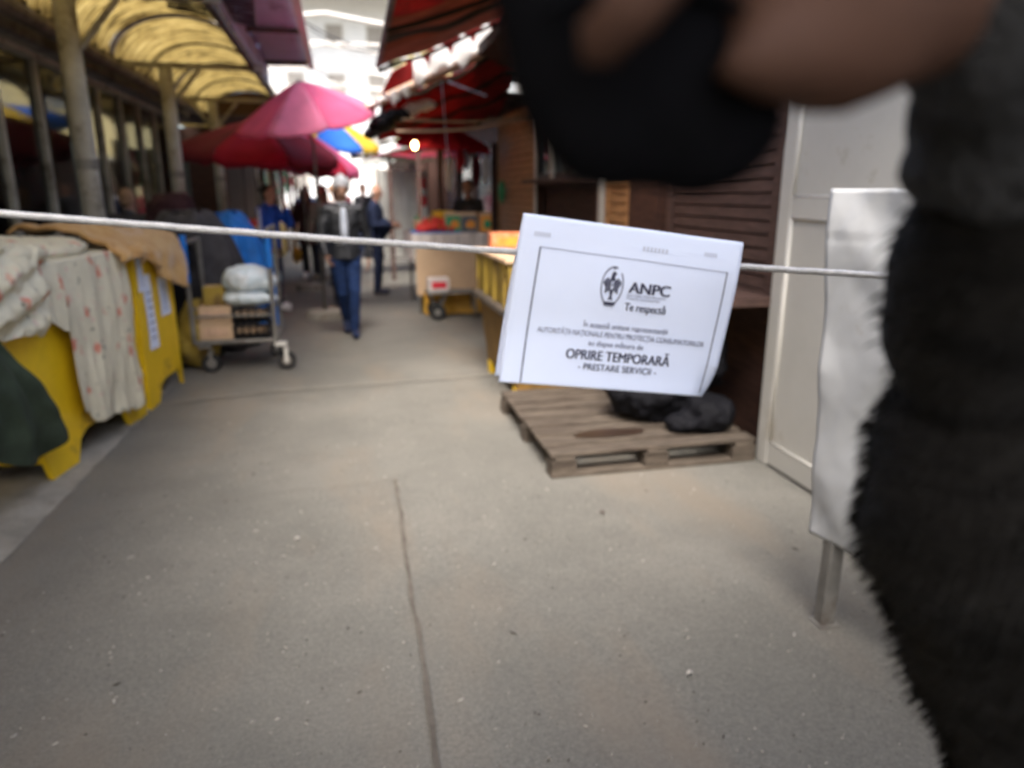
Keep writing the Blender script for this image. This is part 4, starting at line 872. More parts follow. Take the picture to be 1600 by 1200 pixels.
# hanging bags and goods in front of the far kiosk
hang = [(AY(702 + 14 * k + random.uniform(-3, 3), 225 + random.uniform(0, 18), 11.1 + .12 * k), random.uniform(.3, .55), ['clear', 'redprint', 'stripe', 'burg', 'clear', 'clear', 'pinkpale', 'leafprint'][k % 8]) for k in range(8)]
hl = ['milky bag hung nearest the lane in the row above the stall', 'narrow red bag hung second from the lane', 'pale striped bag hung third from the lane', 'burgundy bag hung in the row behind the vendor', 'milky bag hung just left of the vendor', 'long milky bag hung behind the vendor head', 'pink bag hung right of the vendor', 'green bag hung on the siding right of the vendor']
for k, (p, h, mt) in enumerate(hang):
    m = MB(); m.ell(p - Vector((0, 0, h / 2)), (.07, .03, h / 2), n=10, m=8); m.tube(p, p + Vector((0, 0, .14)), .006, n=4); tag(m.build('hanging_bag', K[mt], voxel=.012, rough=.012, rscale=16, sm=1), hl[k], 'bag', 'bags hanging over the fruit stall')
g_ = AX(784, 300, 2.3); m = MB(); m.ell(g_, (.05, .10, .17)); m.tube(g_, g_ + Vector((0, 0, .3)), .005, n=4); tag(m.build('green_pouch', K['leafprint'], voxel=.012, rough=.01), 'green pouch hanging on the tan siding of the kiosk', 'pouch')

# ------------------------------------------------------------------ far left stalls
for k in range(5):
    y = 14.9 + 2.6 * k; t = thing('market_stall', ['nearest brown stall of the left row past the hall', 'second brown stall of the left row', 'third brown stall of the left row', 'fourth brown stall of the left row', 'farthest brown stall of the left row'][k], 'stall', (-2.0, y, 0), 'stalls of the left row')
    m = MB(); m.box((-2.7, y + 1.2, 1.25), (1.3, 2.3, 2.88)); m.build('back_box', K['darkwood'], t)
    m = MB(); m.prism([(-3.3, y, 2.95), (-1.25, y, 2.90), (-1.25, y, 2.95), (-3.3, y, 3.0)], (0, 1, 0), 2.5); m.build('roof', K[['redwood', 'yellowdull', 'burg', 'card', 'redwood'][k]], t)
    for x in (-1.42,): 
        for yy in (y + .05, y + 2.4): m = MB(); m.box((x, yy, 1.24), (.09, .09, 2.44)); m.build('post', K['darkwood'], t)
    m = MB(); m.box((-1.72, y + 1.2, .85), (.62, 2.2, .06)); m.build('counter', K['tan'], t)
    m = MB(); m.box((-1.43, y + 1.2, .42), (.03, 2.15, .78)); m.build('counter_front', K[['card', 'yellowdull', 'steel', 'card', 'steel'][k]], t)
    for q in range(6):
        mt = ['clothwhite', 'yellowdull', 'beige', 'leafprint', 'redprint', 'card'][(q * 5 + k) % 6]; m = MB(); yy = y + .25 + .38 * q; h = random.uniform(.55, .95)
        m.grid(lambda u, v: (-1.50 + .02 * math.sin(v * 9), yy + .26 * (u - .5) * (1 - .1 * v), 2.36 - h * v), 6, 8)
        tag(m.build('hanging_garment', K[mt], thick=.03), '%s garment hanging %s of %s left stall' % (['white', 'yellow', 'beige', 'green', 'red', 'tan'][(q * 5 + k) % 6], ['first', 'second', 'third', 'fourth', 'fifth', 'last'][q], ['the nearest', 'the second', 'the third', 'the fourth', 'the farthest'][k]), 'garment', 'garments hanging on the left stalls')
    m = MB()
    for q in range(30): m.ell((-1.72 + random.uniform(-.25, .25), y + .2 + 2 * random.random(), .93), (.05, .05, .05), n=6, m=5)
    tag(m.build('goods', K[['tomato', 'mango', 'leafprint', 'mango', 'tomato'][k]]), 'small round goods heaped on the counter of %s left stall' % ['the nearest', 'the second', 'the third', 'the fourth', 'the farthest'][k], 'goods', kind='stuff')
# far right stalls
for k in range(3):
    y = 18.0 + 3.2 * k; t = thing('market_stall', ['nearest stall with a pale counter on the far right side', 'middle stall with a pale counter on the far right side', 'farthest stall with a pale counter on the far right side'][k], 'stall', (1.6, y, 0), 'stalls of the far right row')
    m = MB(); m.box((2.6, y + 1.4, 1.3), (1.5, 2.7, 2.6)); m.build('back_box', K['darkwood'], t)
    m = MB(); m.box((1.4, y + 1.4, .86), (.7, 2.6, .06)); m.build('counter', K['clothwhite'], t)
    m = MB(); m.box((1.06, y + 1.4, .42), (.03, 2.6, .8)); m.build('counter_front', K['card'], t)
    m = MB(); m.prism([(.7, y, 2.4), (3.2, y, 2.7), (3.2, y, 2.75), (.7, y, 2.45)], (0, 1, 0), 2.8); m.build('roof', K['canwhite' if k else 'redcan'], t)

# ------------------------------------------------------------------ litter
K['litter'] = mat('paper_scrap', (.36, .34, .30), .8, .1)
def scrap(x, y, r, label, mt='litter', cat='litter'):
    m = MB(); a = random.random() * 6
    m.grid(lambda u, v: (x + r * math.cos(a) * (u - .5) * 2 - r * .5 * math.sin(a) * (v - .5) * 2 * math.sin(math.pi * (.15 + .7 * u)), y + r * math.sin(a) * (u - .5) * 2 + r * .5 * math.cos(a) * (v - .5) * 2 * math.sin(math.pi * (.15 + .7 * u)), .018 + .008 * math.sin(u * 3.1) + .003 * v), 6, 4)
    tag(m.build('paper_scrap', K[mt], thick=.001), label, cat, 'scraps lying on the pavement')
for (px, py, r, lb) in [(1077, 1060, .012, 'palest scrap, lying in front of the board leg'), (465, 848, .012, 'pale scrap left of the long pavement joint'), (665, 865, .008, 'small pale scrap just right of the long pavement joint'), (400, 888, .010, 'tiny scrap in the left half of the pavement'), (180, 1105, .008, 'pale scrap near the lower left of the pavement'), (1240, 1000, .007, 'scrap beside the board leg foot')]:
    p = G(px, py); scrap(p.x, p.y, r, lb)
p = G(940, 806); scrap(p.x, p.y, .016, 'dark scrap in front of the pallet corner', 'darkwood')

# ================================================================== PEOPLE
def hand(mb, w_, d, pn, s_=1.0, curl=.35, thumb=1, spread=.16, ext=0):
    """palm, four unequal fingers and a thumb from the side of the palm; d = finger direction, pn = way the palm faces"""
    d = Vector(d).normalized(); pn = Vector(pn); pn = (pn - d * pn.dot(d)).normalized(); sd_ = d.cross(pn) * thumb; w_ = Vector(w_)
    Rm = Matrix((sd_, pn, d)).transposed()
    mb.ell(w_ + d * .048 * s_, (.040 * s_, .016 * s_, .056 * s_), rot=Rm, n=14, m=9)
    mb.cap(w_ - d * .02 * s_, w_ + d * .035 * s_, .024 * s_, .026 * s_, flat=.75, up=pn)
    for k, (o, ln, r) in enumerate(((.029, .070, .0090), (.0100, .080, .0092), (-.0095, .074, .0088), (-.0275, .058, .0078))):
        c = curl * (1 + .12 * k); p = w_ + (d * (.090 - .006 * abs(k - 1.3)) + sd_ * o) * s_; a = spread * (1.5 - k) / 3
        dr = (d * math.cos(a) + sd_ * math.sin(a)).normalized()
        for q, fr in enumerate((.46, .31, .23)):
            an = c * (q + .5); dd = dr * math.cos(an) + pn * math.sin(an); e = p + dd * ln * fr * 1.05 * s_
            mb.cap(p, e, r * s_ * (1 - .09 * q), r * s_ * (1 - .09 * (q + 1)), n=8); p = e
    p = w_ + (d * .022 + sd_ * .030) * s_
    for q, (ln, r) in enumerate(((.040, .0125), (.032, .0105), (.024, .009))):
        an = .75 - .22 * q; dd = (d * math.cos(an) + sd_ * math.sin(an) + pn * (.25 + .3 * q * curl)).normalized(); e = p + dd * ln * s_; mb.cap(p, e, r * s_, r * .9 * s_, n=8); p = e

def person(label, loc, yaw=0, h=1.75, J=None, top='navy', legs='navy', shoes='shoedark', hair='hairdark', skin='skin', shirt=None, hat=None, longhair=False, coat=0, belly=0, vox=.012, stripe=None, handdir=None, bulk=1.0, cat='person', bald=False, headrot=0, curl=.45, tail=False, seat=False, extra=None, nohand=None):
    k = h / 1.75; loc = Vector(loc); Rz = Matrix.Rotation(yaw, 3, 'Z'); J0 = dict(pel=(0, 0, .93), wst=(0, .005, 1.05), chs=(0, .01, 1.27), nk=(0, .01, 1.46), hd=(0, -.015, 1.625),
        sl=(-.18, .01, 1.405), sr=(.18, .01, 1.405), el=(-.235, .03, 1.13), er=(.235, .03, 1.13), wl=(-.245, -.05, .885), wr=(.245, -.05, .885),
        hl=(-.088, 0, .90), hr=(.088, 0, .90), kl=(-.098, -.015, .50), kr=(.098, -.015, .50), al=(-.10, .02, .085), ar=(.10, .02, .085), tl=(-.115, -.13, .035), tr=(.115, -.13, .035))
    J0.update(J or {})
    def W(p): return loc + Rz @ (Vector(p) * k)
    P = {a: W(b) for a, b in J0.items()}; fw_ = Rz @ Vector((0, -1, 0)); lat = Rz @ Vector((1, 0, 0)); hr_ = Matrix.Rotation(yaw + headrot, 3, 'Z'); hf = hr_ @ Vector((0, -1, 0)); hs = hr_ @ Vector((1, 0, 0))
    t = thing('person', label, cat, (loc.x, loc.y, loc.z))
    m = MB(); hd = P['hd']; z = Vector((0, 0, 1))
    m.ell(hd + z * .018 * k, (.074 * k, .094 * k, .104 * k), rot=hr_, n=20, m=14)                         # skull
    m.ell(hd + (hf * .022 - z * .055) * k, (.052 * k, .062 * k, .062 * k), rot=hr_, n=16, m=10)            # jaw
    m.cap(hd + (hf * .088 + z * .005) * k, hd + (hf * .112 - z * .030) * k, .008 * k, .014 * k, n=8)        # nose
    m.cap(hd + (hf * .083 - z * .060 - hs * .018) * k, hd + (hf * .083 - z * .060 + hs * .018) * k, .008 * k, n=8)
    m.cap(hd + (hf * .083 + z * .028 - hs * .04) * k, hd + (hf * .083 + z * .028 + hs * .04) * k, .010 * k, n=8)
    for s_ in (-1, 1): m.ell(hd + (hs * s_ * .074 - hf * .005 - z * .005) * k, (.012 * k, .020 * k, .032 * k), rot=hr_, n=10, m=8)
    m.cap(P['nk'] - z * .03 * k, hd - z * .04 * k, .055 * k, .050 * k)
    def torso(mb, inf, z0=None):
        pts = [P['pel'] - z * .06 * k, P['pel'], P['wst'], P['wst'].lerp(P['chs'], .5), P['chs'], P['chs'].lerp(P['nk'], .55), P['nk'] - z * .015 * k]
        rr = [.135, .150, .138, .148, .165, .150, .075]; mb.path(pts, [(r + inf) * k * (bulk if i < 6 else 1) for i, r in enumerate(rr)], 20, True, .66, up=fw_)
        if belly: mb.ell(P['wst'] + fw_ * .06 * k + z * .03, ((.13 + inf) * k, (.12 + inf + belly) * k, .17 * k), rot=Rz)
    torso(m, -.006)
    for a, b_, c in (('sl', 'el', 'wl'), ('sr', 'er', 'wr')):
        m.cap(P[a], P[b_], .045 * k, .036 * k); m.cap(P[b_], P[c], .036 * k, .024 * k); m.cap(P['chs'].lerp(P['nk'], .6), P[a], .055 * k, .05 * k)
        s_ = -1 if a == 'sl' else 1; dd, pn = (handdir or {}).get(c, (None, None))
        dd = Rz @ Vector(dd) if dd else (P[c] - P[b_]); pn = Rz @ Vector(pn) if pn else (lat * -s_)
        if c != nohand: hand(m, P[c], dd, pn, k, curl, thumb=-1 if s_ > 0 else 1)
    for a, b_, c, d in (('hl', 'kl', 'al', 'tl'), ('hr', 'kr', 'ar', 'tr')):
        m.cap(P[a], P[b_], .078 * k, .052 * k); m.cap(P[b_], P[c], .054 * k, .034 * k); m.cap(P[c] - z * .03 * k, P[d], .030 * k, .024 * k)
    if extra: m.add(extra.v, extra.f)
    body = m.build('body', K[skin], t, voxel=min(vox, .009), sm=1)
    for s_ in (-1, 1): m = MB(); m.ell(hd + (hf * .090 + hs * s_ * .030 + z * .008) * k, (.011 * k, .006 * k, .006 * k), rot=hr_, n=8, m=6); m.build('eye', K['eye'], t, smooth=True)
    # jacket
    m = MB(); torso(m, .022)
    if coat: m.path([P['wst'], P['pel'], P['pel'] - z * coat * k], [.16 * k * bulk, .175 * k * bulk, .19 * k * bulk], 20, True, .72, up=fw_)
    else: m.path([P['wst'], P['pel'] - z * .05 * k], [.165 * k * bulk, .17 * k * bulk], 20, True, .72, up=fw_)
    for a, b_, c in (('sl', 'el', 'wl'), ('sr', 'er', 'wr')):
        m.cap(P[a], P[b_], .066 * k * bulk, .054 * k * bulk); w2 = P[b_].lerp(P[c], .93); m.cap(P[b_], w2, .054 * k * bulk, .037 * k); m.cap(P['chs'].lerp(P['nk'], .6), P[a], .085 * k, .066 * k * bulk)
    m.cap(P['nk'] - z * .02 * k, P['nk'] + z * .015 * k - hf * .01, .066 * k, .064 * k)
    jk = m.build('jacket', K[top], t, voxel=vox, sm=1, rough=.010, rscale=11)
    if stripe:
        for a, b_, c in (('sl', 'el', 'wl'), ('sr', 'er', 'wr')):
            s_ = -1 if a == 'sl' else 1; m = MB(); o = lat * s_ * .045 * k; m.path([P[a] + z * .03 * k + o, P[b_] + lat * s_ * .04 * k, P[b_].lerp(P[c], .85) + lat * s_ * .03 * k], .026 * k, 8); m.build('sleeve_stripe', K[stripe], jk, voxel=.01)
    if shirt:
        m = MB(); m.ell(P['chs'] + fw_ * .118 * k - z * .03 * k, (.042 * k, .040 * k, .20 * k), rot=Rz); m.build('shirt', K[shirt], t, smooth=True)
        m = MB(); m.path([P['nk'] + z * .01 * k - hf * .0, P['nk'] + z * .035 * k], .062 * k, 14); m.build('collar', K[shirt], t)
    m = MB(); m.path([P['wst'], P['pel'], P['pel'] - z * .07 * k], [.142 * k, .158 * k, .150 * k], 18, True, .70, up=fw_)
    for a, b_, c in (('hl', 'kl', 'al'), ('hr', 'kr', 'ar')): m.cap(P[a] - z * .02, P[b_], .090 * k, .066 * k); m.cap(P[b_], P[c] + z * .02, .066 * k, .052 * k)
    m.build('trousers', K[legs], t, voxel=vox, sm=1, rough=.008, rscale=14)
    for c, d in (('al', 'tl'), ('ar', 'tr')):
        m = MB(); m.cap(P[c] - z * .025 * k, P[d] + z * .008 * k, .044 * k, .036 * k); m.cap(P[c] - (P[d] - P[c]) * .2 - z * .04 * k, P[c] + z * .01, .038 * k, .04 * k); m.build('shoe', K[shoes], t, voxel=.008)
    if hat:
        m = MB(); m.ell(hd + z * .052 * k - hf * .008 * k, (.090 * k, .108 * k, .100 * k), rot=hr_); m.path([hd + z * .030 * k - hf * .012, hd + z * .075 * k - hf * .012], .094 * k, 18, True, 1.15, up=hf); m.ell(hd + z * .145 * k, (.03, .03, .02)); b = m.build('beanie', K[hat], t, voxel=.009, sm=2)
    m = MB()
    if not bald: m.ell(hd + z * .045 * k - hf * .022 * k, (.082 * k, .094 * k, .092 * k), rot=hr_)
    m.ell(hd - hf * .045 * k - z * .0, (.078 * k, .062 * k, .085 * k), rot=hr_)
    if longhair: m.cap(hd - hf * .05 * k, P['nk'] - z * .06 * k - hf * .06, .085 * k, .06 * k, flat=.7, up=hf); [m.cap(hd + hs * s_ * .07 * k + z * .02, P['nk'] + hs * s_ * .085 * k - z * .03 * k, .03 * k, .03 * k) for s_ in (-1, 1)]
    if tail: m.ell(hd - hf * .12 * k + z * .05 * k, (.035 * k, .04 * k, .04 * k))
    m.build('hair', K[hair], t, voxel=.009, sm=1, rough=.006, rscale=30)
    return t, P

def bag(label, p, r, mt, drop=.16):
    m = MB(); p = Vector(p); m.ell(p - Vector((0, 0, drop + r[2])), r, n=16, m=10); m.cap(p - Vector((0, 0, drop + r[2] * .4)), p, r[0] * .3, .012)
    return tag(m.build('carrier_bag', K[mt], voxel=.010, sm=2, rough=.014, rscale=15), label, 'bag')
# the walking man, left leg swinging forward
_, P = person('man in grey knit beanie and black leather jacket walking towards the camera', (.02, 8.05, 0), R(4), 1.70, top='leather', legs='jeans', shoes='navy', hat='beanie', shirt='shirt', skin='skin2', bulk=1.02,
    J=dict(kr=(.075, -.10, .52), ar=(.055, -.10, .085), tr=(.06, -.24, .04), kl=(-.05, .02, .50), al=(-.01, .22, .16), tl=(-.01, .10, .05), wl=(-.21, -.20, .93), el=(-.25, -.02, 1.13), wr=(.26, .03, .88), er=(.26, .07, 1.12)), vox=.010)
_, P = person('old man with white hair in navy jacket standing sideways at the fruit stall', (.52, 11.4, 0), R(78), 1.66, top='navy', legs='navy', hair='hairwhite', skin='skin', belly=.05, bulk=1.05, bald=True, coat=.10,
    J=dict(el=(-.24, -.02, 1.12), wl=(-.12, -.26, 1.12), er=(.24, -.02, 1.12), wr=(.14, -.27, 1.10)))
_, P = person('woman in blue tracksuit top with pale sleeve stripe holding a hand to her face', (-.92, 10.2, 0), R(62), 1.64, top='track', legs='navy', shoes='shoewhite', stripe='stripe', tail=True,
    J=dict(er=(.20, -.20, 1.20), wr=(.10, -.22, 1.42), el=(-.22, -.02, 1.12), wl=(-.22, -.14, .90), al=(-.10, -.12, .085), tl=(-.11, -.27, .035), kl=(-.10, -.10, .50)), handdir={'wr': ((-.1, .3, 1), (0, 1, 0))})
bag('pale blue carrier bag hanging from the hand of the woman in blue', P['wl'] - Vector((0, 0, .08)), (.085, .07, .14), 'bagblue')
_, P = person('woman with long maroon hair in a dark coat walking up the lane', (-.60, 13.8, 0), R(5), 1.64, top='maroon', legs='black', shoes='shoewhite', hair='hairred', longhair=True, coat=.28, J=dict(ar=(.10, -.12, .085), tr=(.10, -.26, .04), al=(-.08, .18, .12)))
bag('yellow carrier bag beside the woman in the dark coat', P['wl'] - Vector((0, 0, .06)), (.09, .07, .16), 'bagyellow')
person('person in a beige coat half hidden behind the man in the beanie', (-.28, 12.8, 0), R(-20), 1.66, top='beige', legs='navy', hair='hairtan', longhair=True, coat=.18)
_, P = person('person in dark clothes walking right behind the man in the beanie', (-.02, 10.4, 0), R(10), 1.60, top='tarpdark', legs='black', hair='hairdark')
person('vendor with curly dark hair in black sitting behind the printed fruit boxes', (1.86, 10.9, 0), R(-32), 1.73, top='black', legs='black', hair='hairdark', skin='skin2', J=dict(wl=(-.12, -.22, 1.0), wr=(.12, -.22, 1.0)))
person('person in black seen from behind between the bins and the hall windows', (-2.18, 8.5, 0), R(170), 1.58, top='tarpdark', legs='navy', hair='hairtan', bulk=1.15)
fc = [person('small figure in %s far down the lane, %s' % a, b, c, d, top=e, legs='navy', hair=f, vox=.02)[0] for a, b, c, d, e, f in [
    (('dark blue', 'left of the others'), (-.75, 17.5, 0), R(10), 1.7, 'navy', 'hairdark'), (('a light top', 'beside the dark blue one'), (-.2, 19.5, 0), R(-170), 1.72, 'clothwhite', 'hairtan'),
    (('black', 'nearest the pale awning'), (.55, 18.2, 0), R(30), 1.74, 'leather', 'hairdark'), (('dark red', 'farthest of all'), (.1, 23, 0), R(0), 1.7, 'burg', 'hairdark')]]
for o in fc: o['group'] = 'small figures far down the lane'

# ------------------------------------------------------------------ the close person holding a black case up beside the camera
hfw = Vector((math.sin(YAW), math.cos(YAW), 0)); B = RT * .60 + hfw * .34
def loc_j(p): return tuple((Matrix.Rotation(-(math.pi - YAW), 3, 'Z') @ (Vector(p) - B)))
S_, E_, Wp = CP(1808, 376, .50), CP(1525, 700, .40), CP(1600, -10, .27)
rot = Matrix((RT, FW, UP)).transposed() @ Matrix.Rotation(R(-12), 3, 'Y')
fg = MB(); D = .228
fg.ell(CP(1300, 15, D), (.038, .020, .034), rot=rot, n=20, m=12); fg.cap(CP(1350, 10, D + .01), Wp, .028, .026, n=16); fg.ell(CP(1350, 45, D + .005), (.032, .018, .024), rot=rot)
q1 = [CP(1270, -40, D), CP(1190, -150, D - .008), CP(1085, -120, D - .026), CP(1000, -10, D - .034), CP(940, 58, D - .032)]
for a, b_, r1, r2 in zip(q1, q1[1:], (.015, .0120, .0115, .0115), (.0120, .0115, .0115, .0095)): fg.cap(a, b_, r1, r2, n=14)
q1 = [CP(1320, 60, D), CP(1255, 90, D - .008), CP(1205, 110, D - .014), CP(1165, 105, D - .016)]
for a, b_, r1, r2 in zip(q1, q1[1:], (.016, .0135, .0120), (.0135, .0120, .0100)): fg.cap(a, b_, r1, r2, n=14)
for k in range(3):
    q1 = [CP(1290, -40 - 12 * k, D + .004), CP(1190, -150 - 20 * k, D + .006), CP(1080, -160 + 10 * k, D + .034), CP(1020, -80 + 45 * k, D + .044)]
    for a, b_ in zip(q1, q1[1:]): fg.cap(a, b_, .0098 - .0008 * k, .0090 - .0008 * k, n=12)
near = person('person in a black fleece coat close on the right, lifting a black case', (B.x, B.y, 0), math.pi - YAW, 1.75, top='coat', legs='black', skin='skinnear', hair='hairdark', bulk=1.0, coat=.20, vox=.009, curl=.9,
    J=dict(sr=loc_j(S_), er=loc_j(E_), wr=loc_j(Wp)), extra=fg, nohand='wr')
m = MB()
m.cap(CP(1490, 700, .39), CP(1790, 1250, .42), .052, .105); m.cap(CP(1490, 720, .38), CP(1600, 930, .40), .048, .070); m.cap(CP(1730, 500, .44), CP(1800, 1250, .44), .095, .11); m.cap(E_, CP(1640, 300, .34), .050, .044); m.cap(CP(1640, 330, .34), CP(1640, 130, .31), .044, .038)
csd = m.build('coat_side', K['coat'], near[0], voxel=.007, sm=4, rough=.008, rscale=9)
def shaggy(o, cnt, seed):                                            # folds across the cloth and the long pile of the fleece, all in the coat's own mesh
    me = o.data; rr = random.Random(seed); dg_ = (RT * .75 + UP * .66).normalized(); q_ = (RT * -.66 + UP * .75).normalized(); nr = [v.normal.copy() for v in me.vertices]
    for v, nn in zip(me.vertices, nr): v.co += nn * (.014 * nz(v.co.dot(q_) * 14, v.co.dot(dg_) * 3.5, 2) + .006 * nz(v.co.dot(q_) * 34, v.co.dot(dg_) * 6, 5))
    V = [v.co.copy() for v in me.vertices]; F = [tuple(p.vertices) for p in me.polygons]
    for i in range(cnt):
        k = rr.randrange(len(nr)); p = V[k]; nn = nr[k]; d = (nn * rr.uniform(.5, 1.0) - dg_ * rr.uniform(.4, 1.0) + q_ * rr.uniform(-.2, .2)).normalized(); ln = rr.uniform(.003, .010)
        s_ = d.cross(FW); s_ = s_.normalized() * rr.uniform(.0004, .0011) if s_.length > 1e-3 else Vector((.001, 0, 0)); b = len(V)
        V += [p - s_, p + s_, p + d * ln * .6 + s_ * .7 - Vector((0, 0, ln * .1)), p + d * ln - Vector((0, 0, ln * .3)), p + d * ln * .6 - s_ * .7 - Vector((0, 0, ln * .1))]; F.append((b, b + 1, b + 2, b + 3, b + 4))
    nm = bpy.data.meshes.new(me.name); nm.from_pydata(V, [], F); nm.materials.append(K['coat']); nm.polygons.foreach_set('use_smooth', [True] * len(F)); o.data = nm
shaggy(csd, 18000, 3)
for ch in near[0].children:
    if ch.name.startswith('jacket'): shaggy(ch, 9000, 4)
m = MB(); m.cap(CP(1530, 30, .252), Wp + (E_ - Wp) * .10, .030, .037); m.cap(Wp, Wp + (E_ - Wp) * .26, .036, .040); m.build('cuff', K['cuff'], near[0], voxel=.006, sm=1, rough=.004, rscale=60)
C0 = .238
cs = thing('camera_case', 'soft black camera case held up in front at the top of the view', 'case', CP(1010, 90, C0))
m = MB()
m.ell(CP(1010, 90, C0), (.047, .018, .044), rot=rot, n=24, m=16); m.ell(CP(960, 190, C0), (.026, .015, .023), rot=rot); m.ell(CP(1090, 190, C0), (.030, .015, .025), rot=rot); m.ell(CP(880, 20, C0), (.023, .014, .040), rot=rot); m.ell(CP(880, 120, C0), (.018, .012, .023), rot=rot)
m.build('body', K['camblack'], cs, voxel=.004, sm=8)
m = MB(); m.path([CP(850 + 320 * q / 12, 20 - 40 * math.sin(q / 12 * 3.14), C0 - .020) for q in range(13)], .0018, 6); m.build('zip', K['camblack'], cs)

# ================================================================== CORD AND PAPER NOTICE
RD = lambda px: .66 + (px + 250) * (.725 - .66) / 1405.0
def rope_pt(px):
    y = 311 + (px + 250) * .0722 + 5 * math.sin(max(0, (px + 250)) / 1680 * math.pi)
    return CP(px, y + 2.0, RD(px))
rp = []; N = 900
for i in range(N + 1): rp.append(rope_pt(-250 + (1800 + 250) * i / N))
m = MB(); vs = []; n = 12; t_ = (rp[-1] - rp[0]).normalized(); a_ = Vector((0, 0, 1)); a_ = (a_ - t_ * a_.dot(t_)).normalized(); c_ = t_.cross(a_)
for i, p in enumerate(rp):
    s_ = (p - rp[0]).length; p = p + Vector((0, 0, .0006 * nz(s_ * 40)))
    for k in range(n):
        q = 2 * math.pi * k / n; r = .0032 + .00045 * math.cos(3 * (q - s_ * 520)) + .00022 * nz(s_ * 300, k)
        vs.append(p + (a_ * math.cos(q) + c_ * math.sin(q)) * r)
m.add(vs, [(i * n + k, i * n + (k + 1) % n, (i + 1) * n + (k + 1) % n, (i + 1) * n + k) for i in range(N) for k in range(n)])
tag(m.build('barrier_rope', K['rope'], smooth=True), 'twisted white cord strung across the lane, carrying the paper notice', 'cord')
for e, lb in ((0, 'steel barrier post off to the left where the cord is tied'), (-1, 'steel barrier post at the right end of the cord')):
    p = rp[e]; t = thing('barrier_post', lb, 'post', (p.x, p.y, 0), 'barrier posts at the cord ends'); m = MB(); o = (-t_ if e == 0 else t_) * .022
    m.path([(p.x + o.x, p.y + o.y, .02), (p.x + o.x, p.y + o.y, 1.7)], .02, 12); m.build('pole', K['steel'], t); m = MB(); m.path([(p.x + o.x, p.y + o.y, .0), (p.x + o.x, p.y + o.y, .03)], .16, 20); m.build('base', K['rubber'], t)
    m = MB(); m.path([p + o + Vector((.022 * math.cos(q), .022 * math.sin(q), .002 * q - .01)) for q in [x * .5 for x in range(26)]], .003, 6); m.build('knot', K['rope'], t)

TL, TR, BR, BL_ = CP(818, 334, .700), CP(1162, 380, .714), CP(1104, 622, .700), CP(778, 598, .690)
NRM = (TR - TL).cross(BL_ - TL).normalized()
if NRM.dot(EYE - TL) < 0: NRM = -NRM
def S(u, v, off=0.0):
    p = TL * (1 - u) * (1 - v) + TR * u * (1 - v) + BR * u * v + BL_ * (1 - u) * v
    b = .009 * math.sin(math.pi * u) * v + .017 * max(0, v - .55) ** 2 * 4 + .004 * math.sin(math.pi * v) + .0015 * nz(u * 3, v * 3, 5)
    p = p + NRM * (b + off)
    k = max(0, (v - .8) / .2) * max(0, (u - .9) / .1); p = p + (TL - TR).normalized() * .006 * k * k + NRM * -.010 * k
    p = p + (TR - TL).normalized() * .0035 * math.sin(math.pi * v) * (u - .3)
    return p
pn_ = thing('paper_notice', 'white printed paper notice folded over the cord, lettered in black', 'notice', (TL + TR) / 2)
def sheet(u, w_):
    if w_ < .44: q = w_ / .44; v = 1 - .985 * q; return S(u - .018 * v, v * (.96 + .02 * u), -.0165 + .0 * v - .004 * math.sin(q * 3))
    if w_ < .50: a = (w_ - .44) / .06 * math.pi; return S(u, .012 - .028 * math.sin(a), -.00825 - .00825 * math.cos(a))
    q = (w_ - .50) / .50; return S(u, .012 + .988 * q, 0)
m = MB(); m.grid(sheet, 60, 150); m.build('sheet', K['paper'], pn_, smooth=True, thick=.0002)
def line(pts, wd, mt, name='frame_line', par=pn_, off=.0007):
    m = MB()
    for (a, b_) in zip(pts, pts[1:]):
        d = Vector((b_[0] - a[0], (b_[1] - a[1]) * .78)); n_ = 24 if d.length > .15 else 6; d.normalize(); ox, oy = -d.y * wd / 2, d.x * wd / 2 / .78
        m.grid(lambda u, v: S(a[0] + (b_[0] - a[0]) * u + ox * (2 * v - 1), a[1] + (b_[1] - a[1]) * u + oy * (2 * v - 1), off), n_, 1)
    return m.build(name, mt, par)
line([(.098, .995), (.098, .185)], .006, K['ink']); line([(.945, .975), (.945, .205)], .005, K['ink']); line([(.098, .187), (.945, .207)], .003, K['greyink'])
ASP = (BL_ - TL).length / (TR - TL).length
def text(s_, u, v, hgt, wid, mt, bold=0.0, name='printed_line', shear=0):
    c = bpy.data.curves.new('text', 'FONT'); c.body = s_; c.align_x = 'CENTER'; c.size = 1; c.shear = shear
    o = bpy.data.objects.new('text', c); sc.collection.objects.link(o); bpy.context.view_layer.update()
    dg = bpy.context.evaluated_depsgraph_get(); me = bpy.data.meshes.new_from_object(o.evaluated_get(dg))
    bpy.data.objects.remove(o); V_ = [q.co.copy() for q in me.vertices]; F_ = [tuple(p.vertices) for p in me.polygons]; bpy.data.meshes.remove(me)
    x0 = min(p.x for p in V_); x1 = max(p.x for p in V_); kx = wid / (x1 - x0); ky = hgt / .72
    m = MB()
    for q_, sh in enumerate((0, -bold, bold) if bold else (0,)): m.add([S(u + (p.x + sh - (x0 + x1) / 2) * kx, v - p.y * ky / ASP, .0008 + .0001 * q_) for p in V_], F_)
    return m.build(name, mt, pn_)
text('ANPC', .61, .405, .052, .185, K['ink'], .035)
text('Autoritatea Națională pentru', .60, .428, .013, .175, K['greyink']); text('Protecția Consumatorilor', .59, .448, .013, .150, K['greyink'])
text('Te respectă', .605, .515, .036, .185, K['ink'], .02)
text('În această unitate reprezentanții', .535, .635, .024, .385, K['greyink'], .01)
text('AUTORITĂȚII NAȚIONALE PENTRU PROTECȚIA CONSUMATORILOR', .525, .690, .024, .765, K['greyink'], .01)
text('au dispus măsura de', .505, .745, .024, .25, K['greyink'], .01)
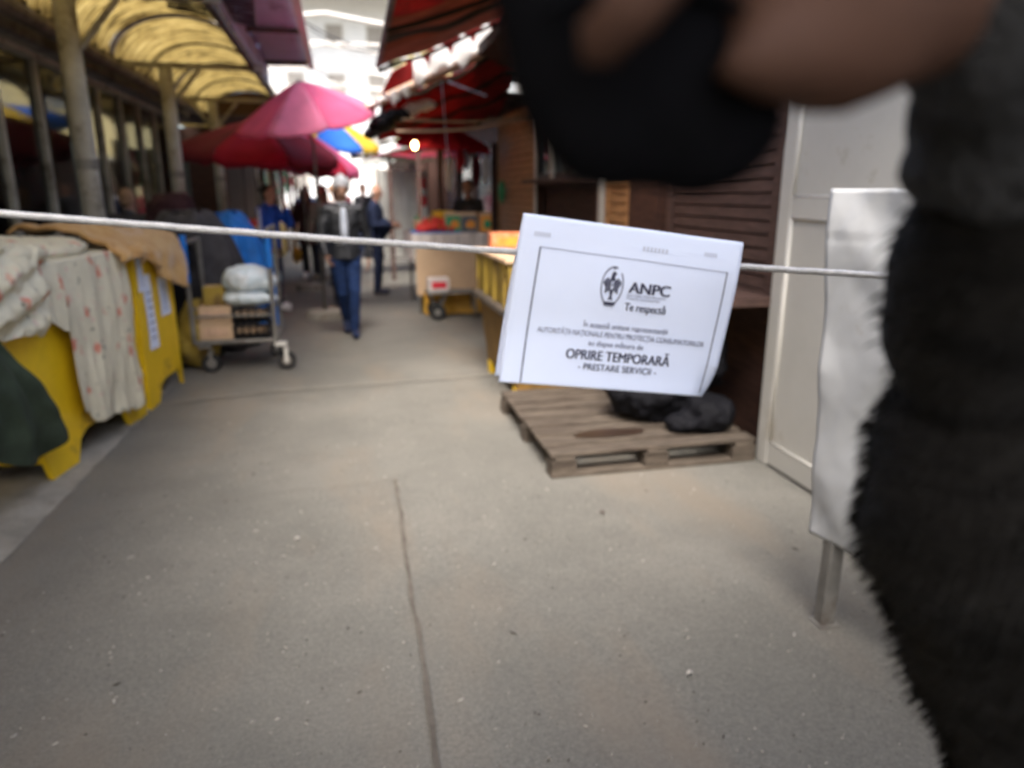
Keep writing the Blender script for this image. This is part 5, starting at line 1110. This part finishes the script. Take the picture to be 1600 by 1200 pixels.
text('OPRIRE TEMPORARĂ', .525, .832, .045, .475, K['ink'], .028)
text('- PRESTARE SERVICII -', .530, .893, .030, .36, K['ink'], .01)
for (u, v, w_) in ((.10, .125, .075), (.61, .135, .12), (.86, .120, .06)):
    m = MB()
    for q in range(7): uu = u + w_ * (q / 7 - .5); m.grid(lambda a, b_: S(uu + w_ * .09 * a, v - .028 * b_, .0007), 1, 1)
    m.build('faint_heading', K['faintink'], pn_)
# emblem: an eagle inside an oval ribbon, beaked head turned, shield on the breast
EU, EV, EW, EH = .440, .375, .052, .125
def ep(x, y): return S(EU + x * EW, EV - y * EH, .0009)
def blob(poly, mt, off=0, name='emblem_piece', par=None):
    m = MB(); b = [Vector((EU + x * EW, EV - y * EH)) for x, y in poly]; m.add([S(p.x, p.y, .0009 + off) for p in b], [tuple(range(len(b)))]); return m.build(name, mt, par or em)
em = MB()
for q in range(40):
    a0, a1 = [2 * math.pi * (q + e) / 40 for e in (0, 1)]
    if .20 * math.pi < a0 < .36 * math.pi: continue
    em.add([ep(math.cos(a0) * .97, math.sin(a0) * .98), ep(math.cos(a1) * .97, math.sin(a1) * .98), ep(math.cos(a1) * .86, math.sin(a1) * .89), ep(math.cos(a0) * .86, math.sin(a0) * .89)], [(0, 1, 2, 3)])
em = em.build('emblem', K['greyink'], pn_)
for s_ in (-1, 1):
    for q in range(6):
        x = s_ * (.24 + .095 * q); y1 = .42 - .05 * abs(q - 2); y0 = -.30 - .04 * q + (.10 * q if q > 3 else 0); w_ = .036 * s_
        blob([(x - w_, y1), (x + w_, y1 - .04), (x + w_ * 1.0, y0 + .05), (x, y0), (x - w_, y0 + .06)], K['ink'])
blob([(-.20, .40), (-.12, .62), (.0, .72), (.16, .68), (.30, .58), (.17, .55), (.14, .42), (.20, .30), (.17, -.2), (.10, -.5), (.24, -.74), (.02, -.66), (-.20, -.74), (-.08, -.5), (-.17, -.2), (-.2, .2)], K['ink'])
blob([(-.13, .22), (.13, .22), (.13, -.05), (0, -.24), (-.13, -.05)], K['paper'], .0004)
for x in (-.07, .0, .07): blob([(x - .018, .18), (x + .018, .18), (x + .018, -.04), (x - .018, -.06)], K['ink'], .0008)
blob([(-.03, .98), (.03, .98), (.03, .78), (-.03, .78)], K['ink']); blob([(-.10, .91), (.10, .91), (.10, .86), (-.10, .86)], K['ink'], .0003)
blob([(-.55, -.80), (.55, -.80), (.42, -.98), (-.42, -.98)], K['ink'], .0003)
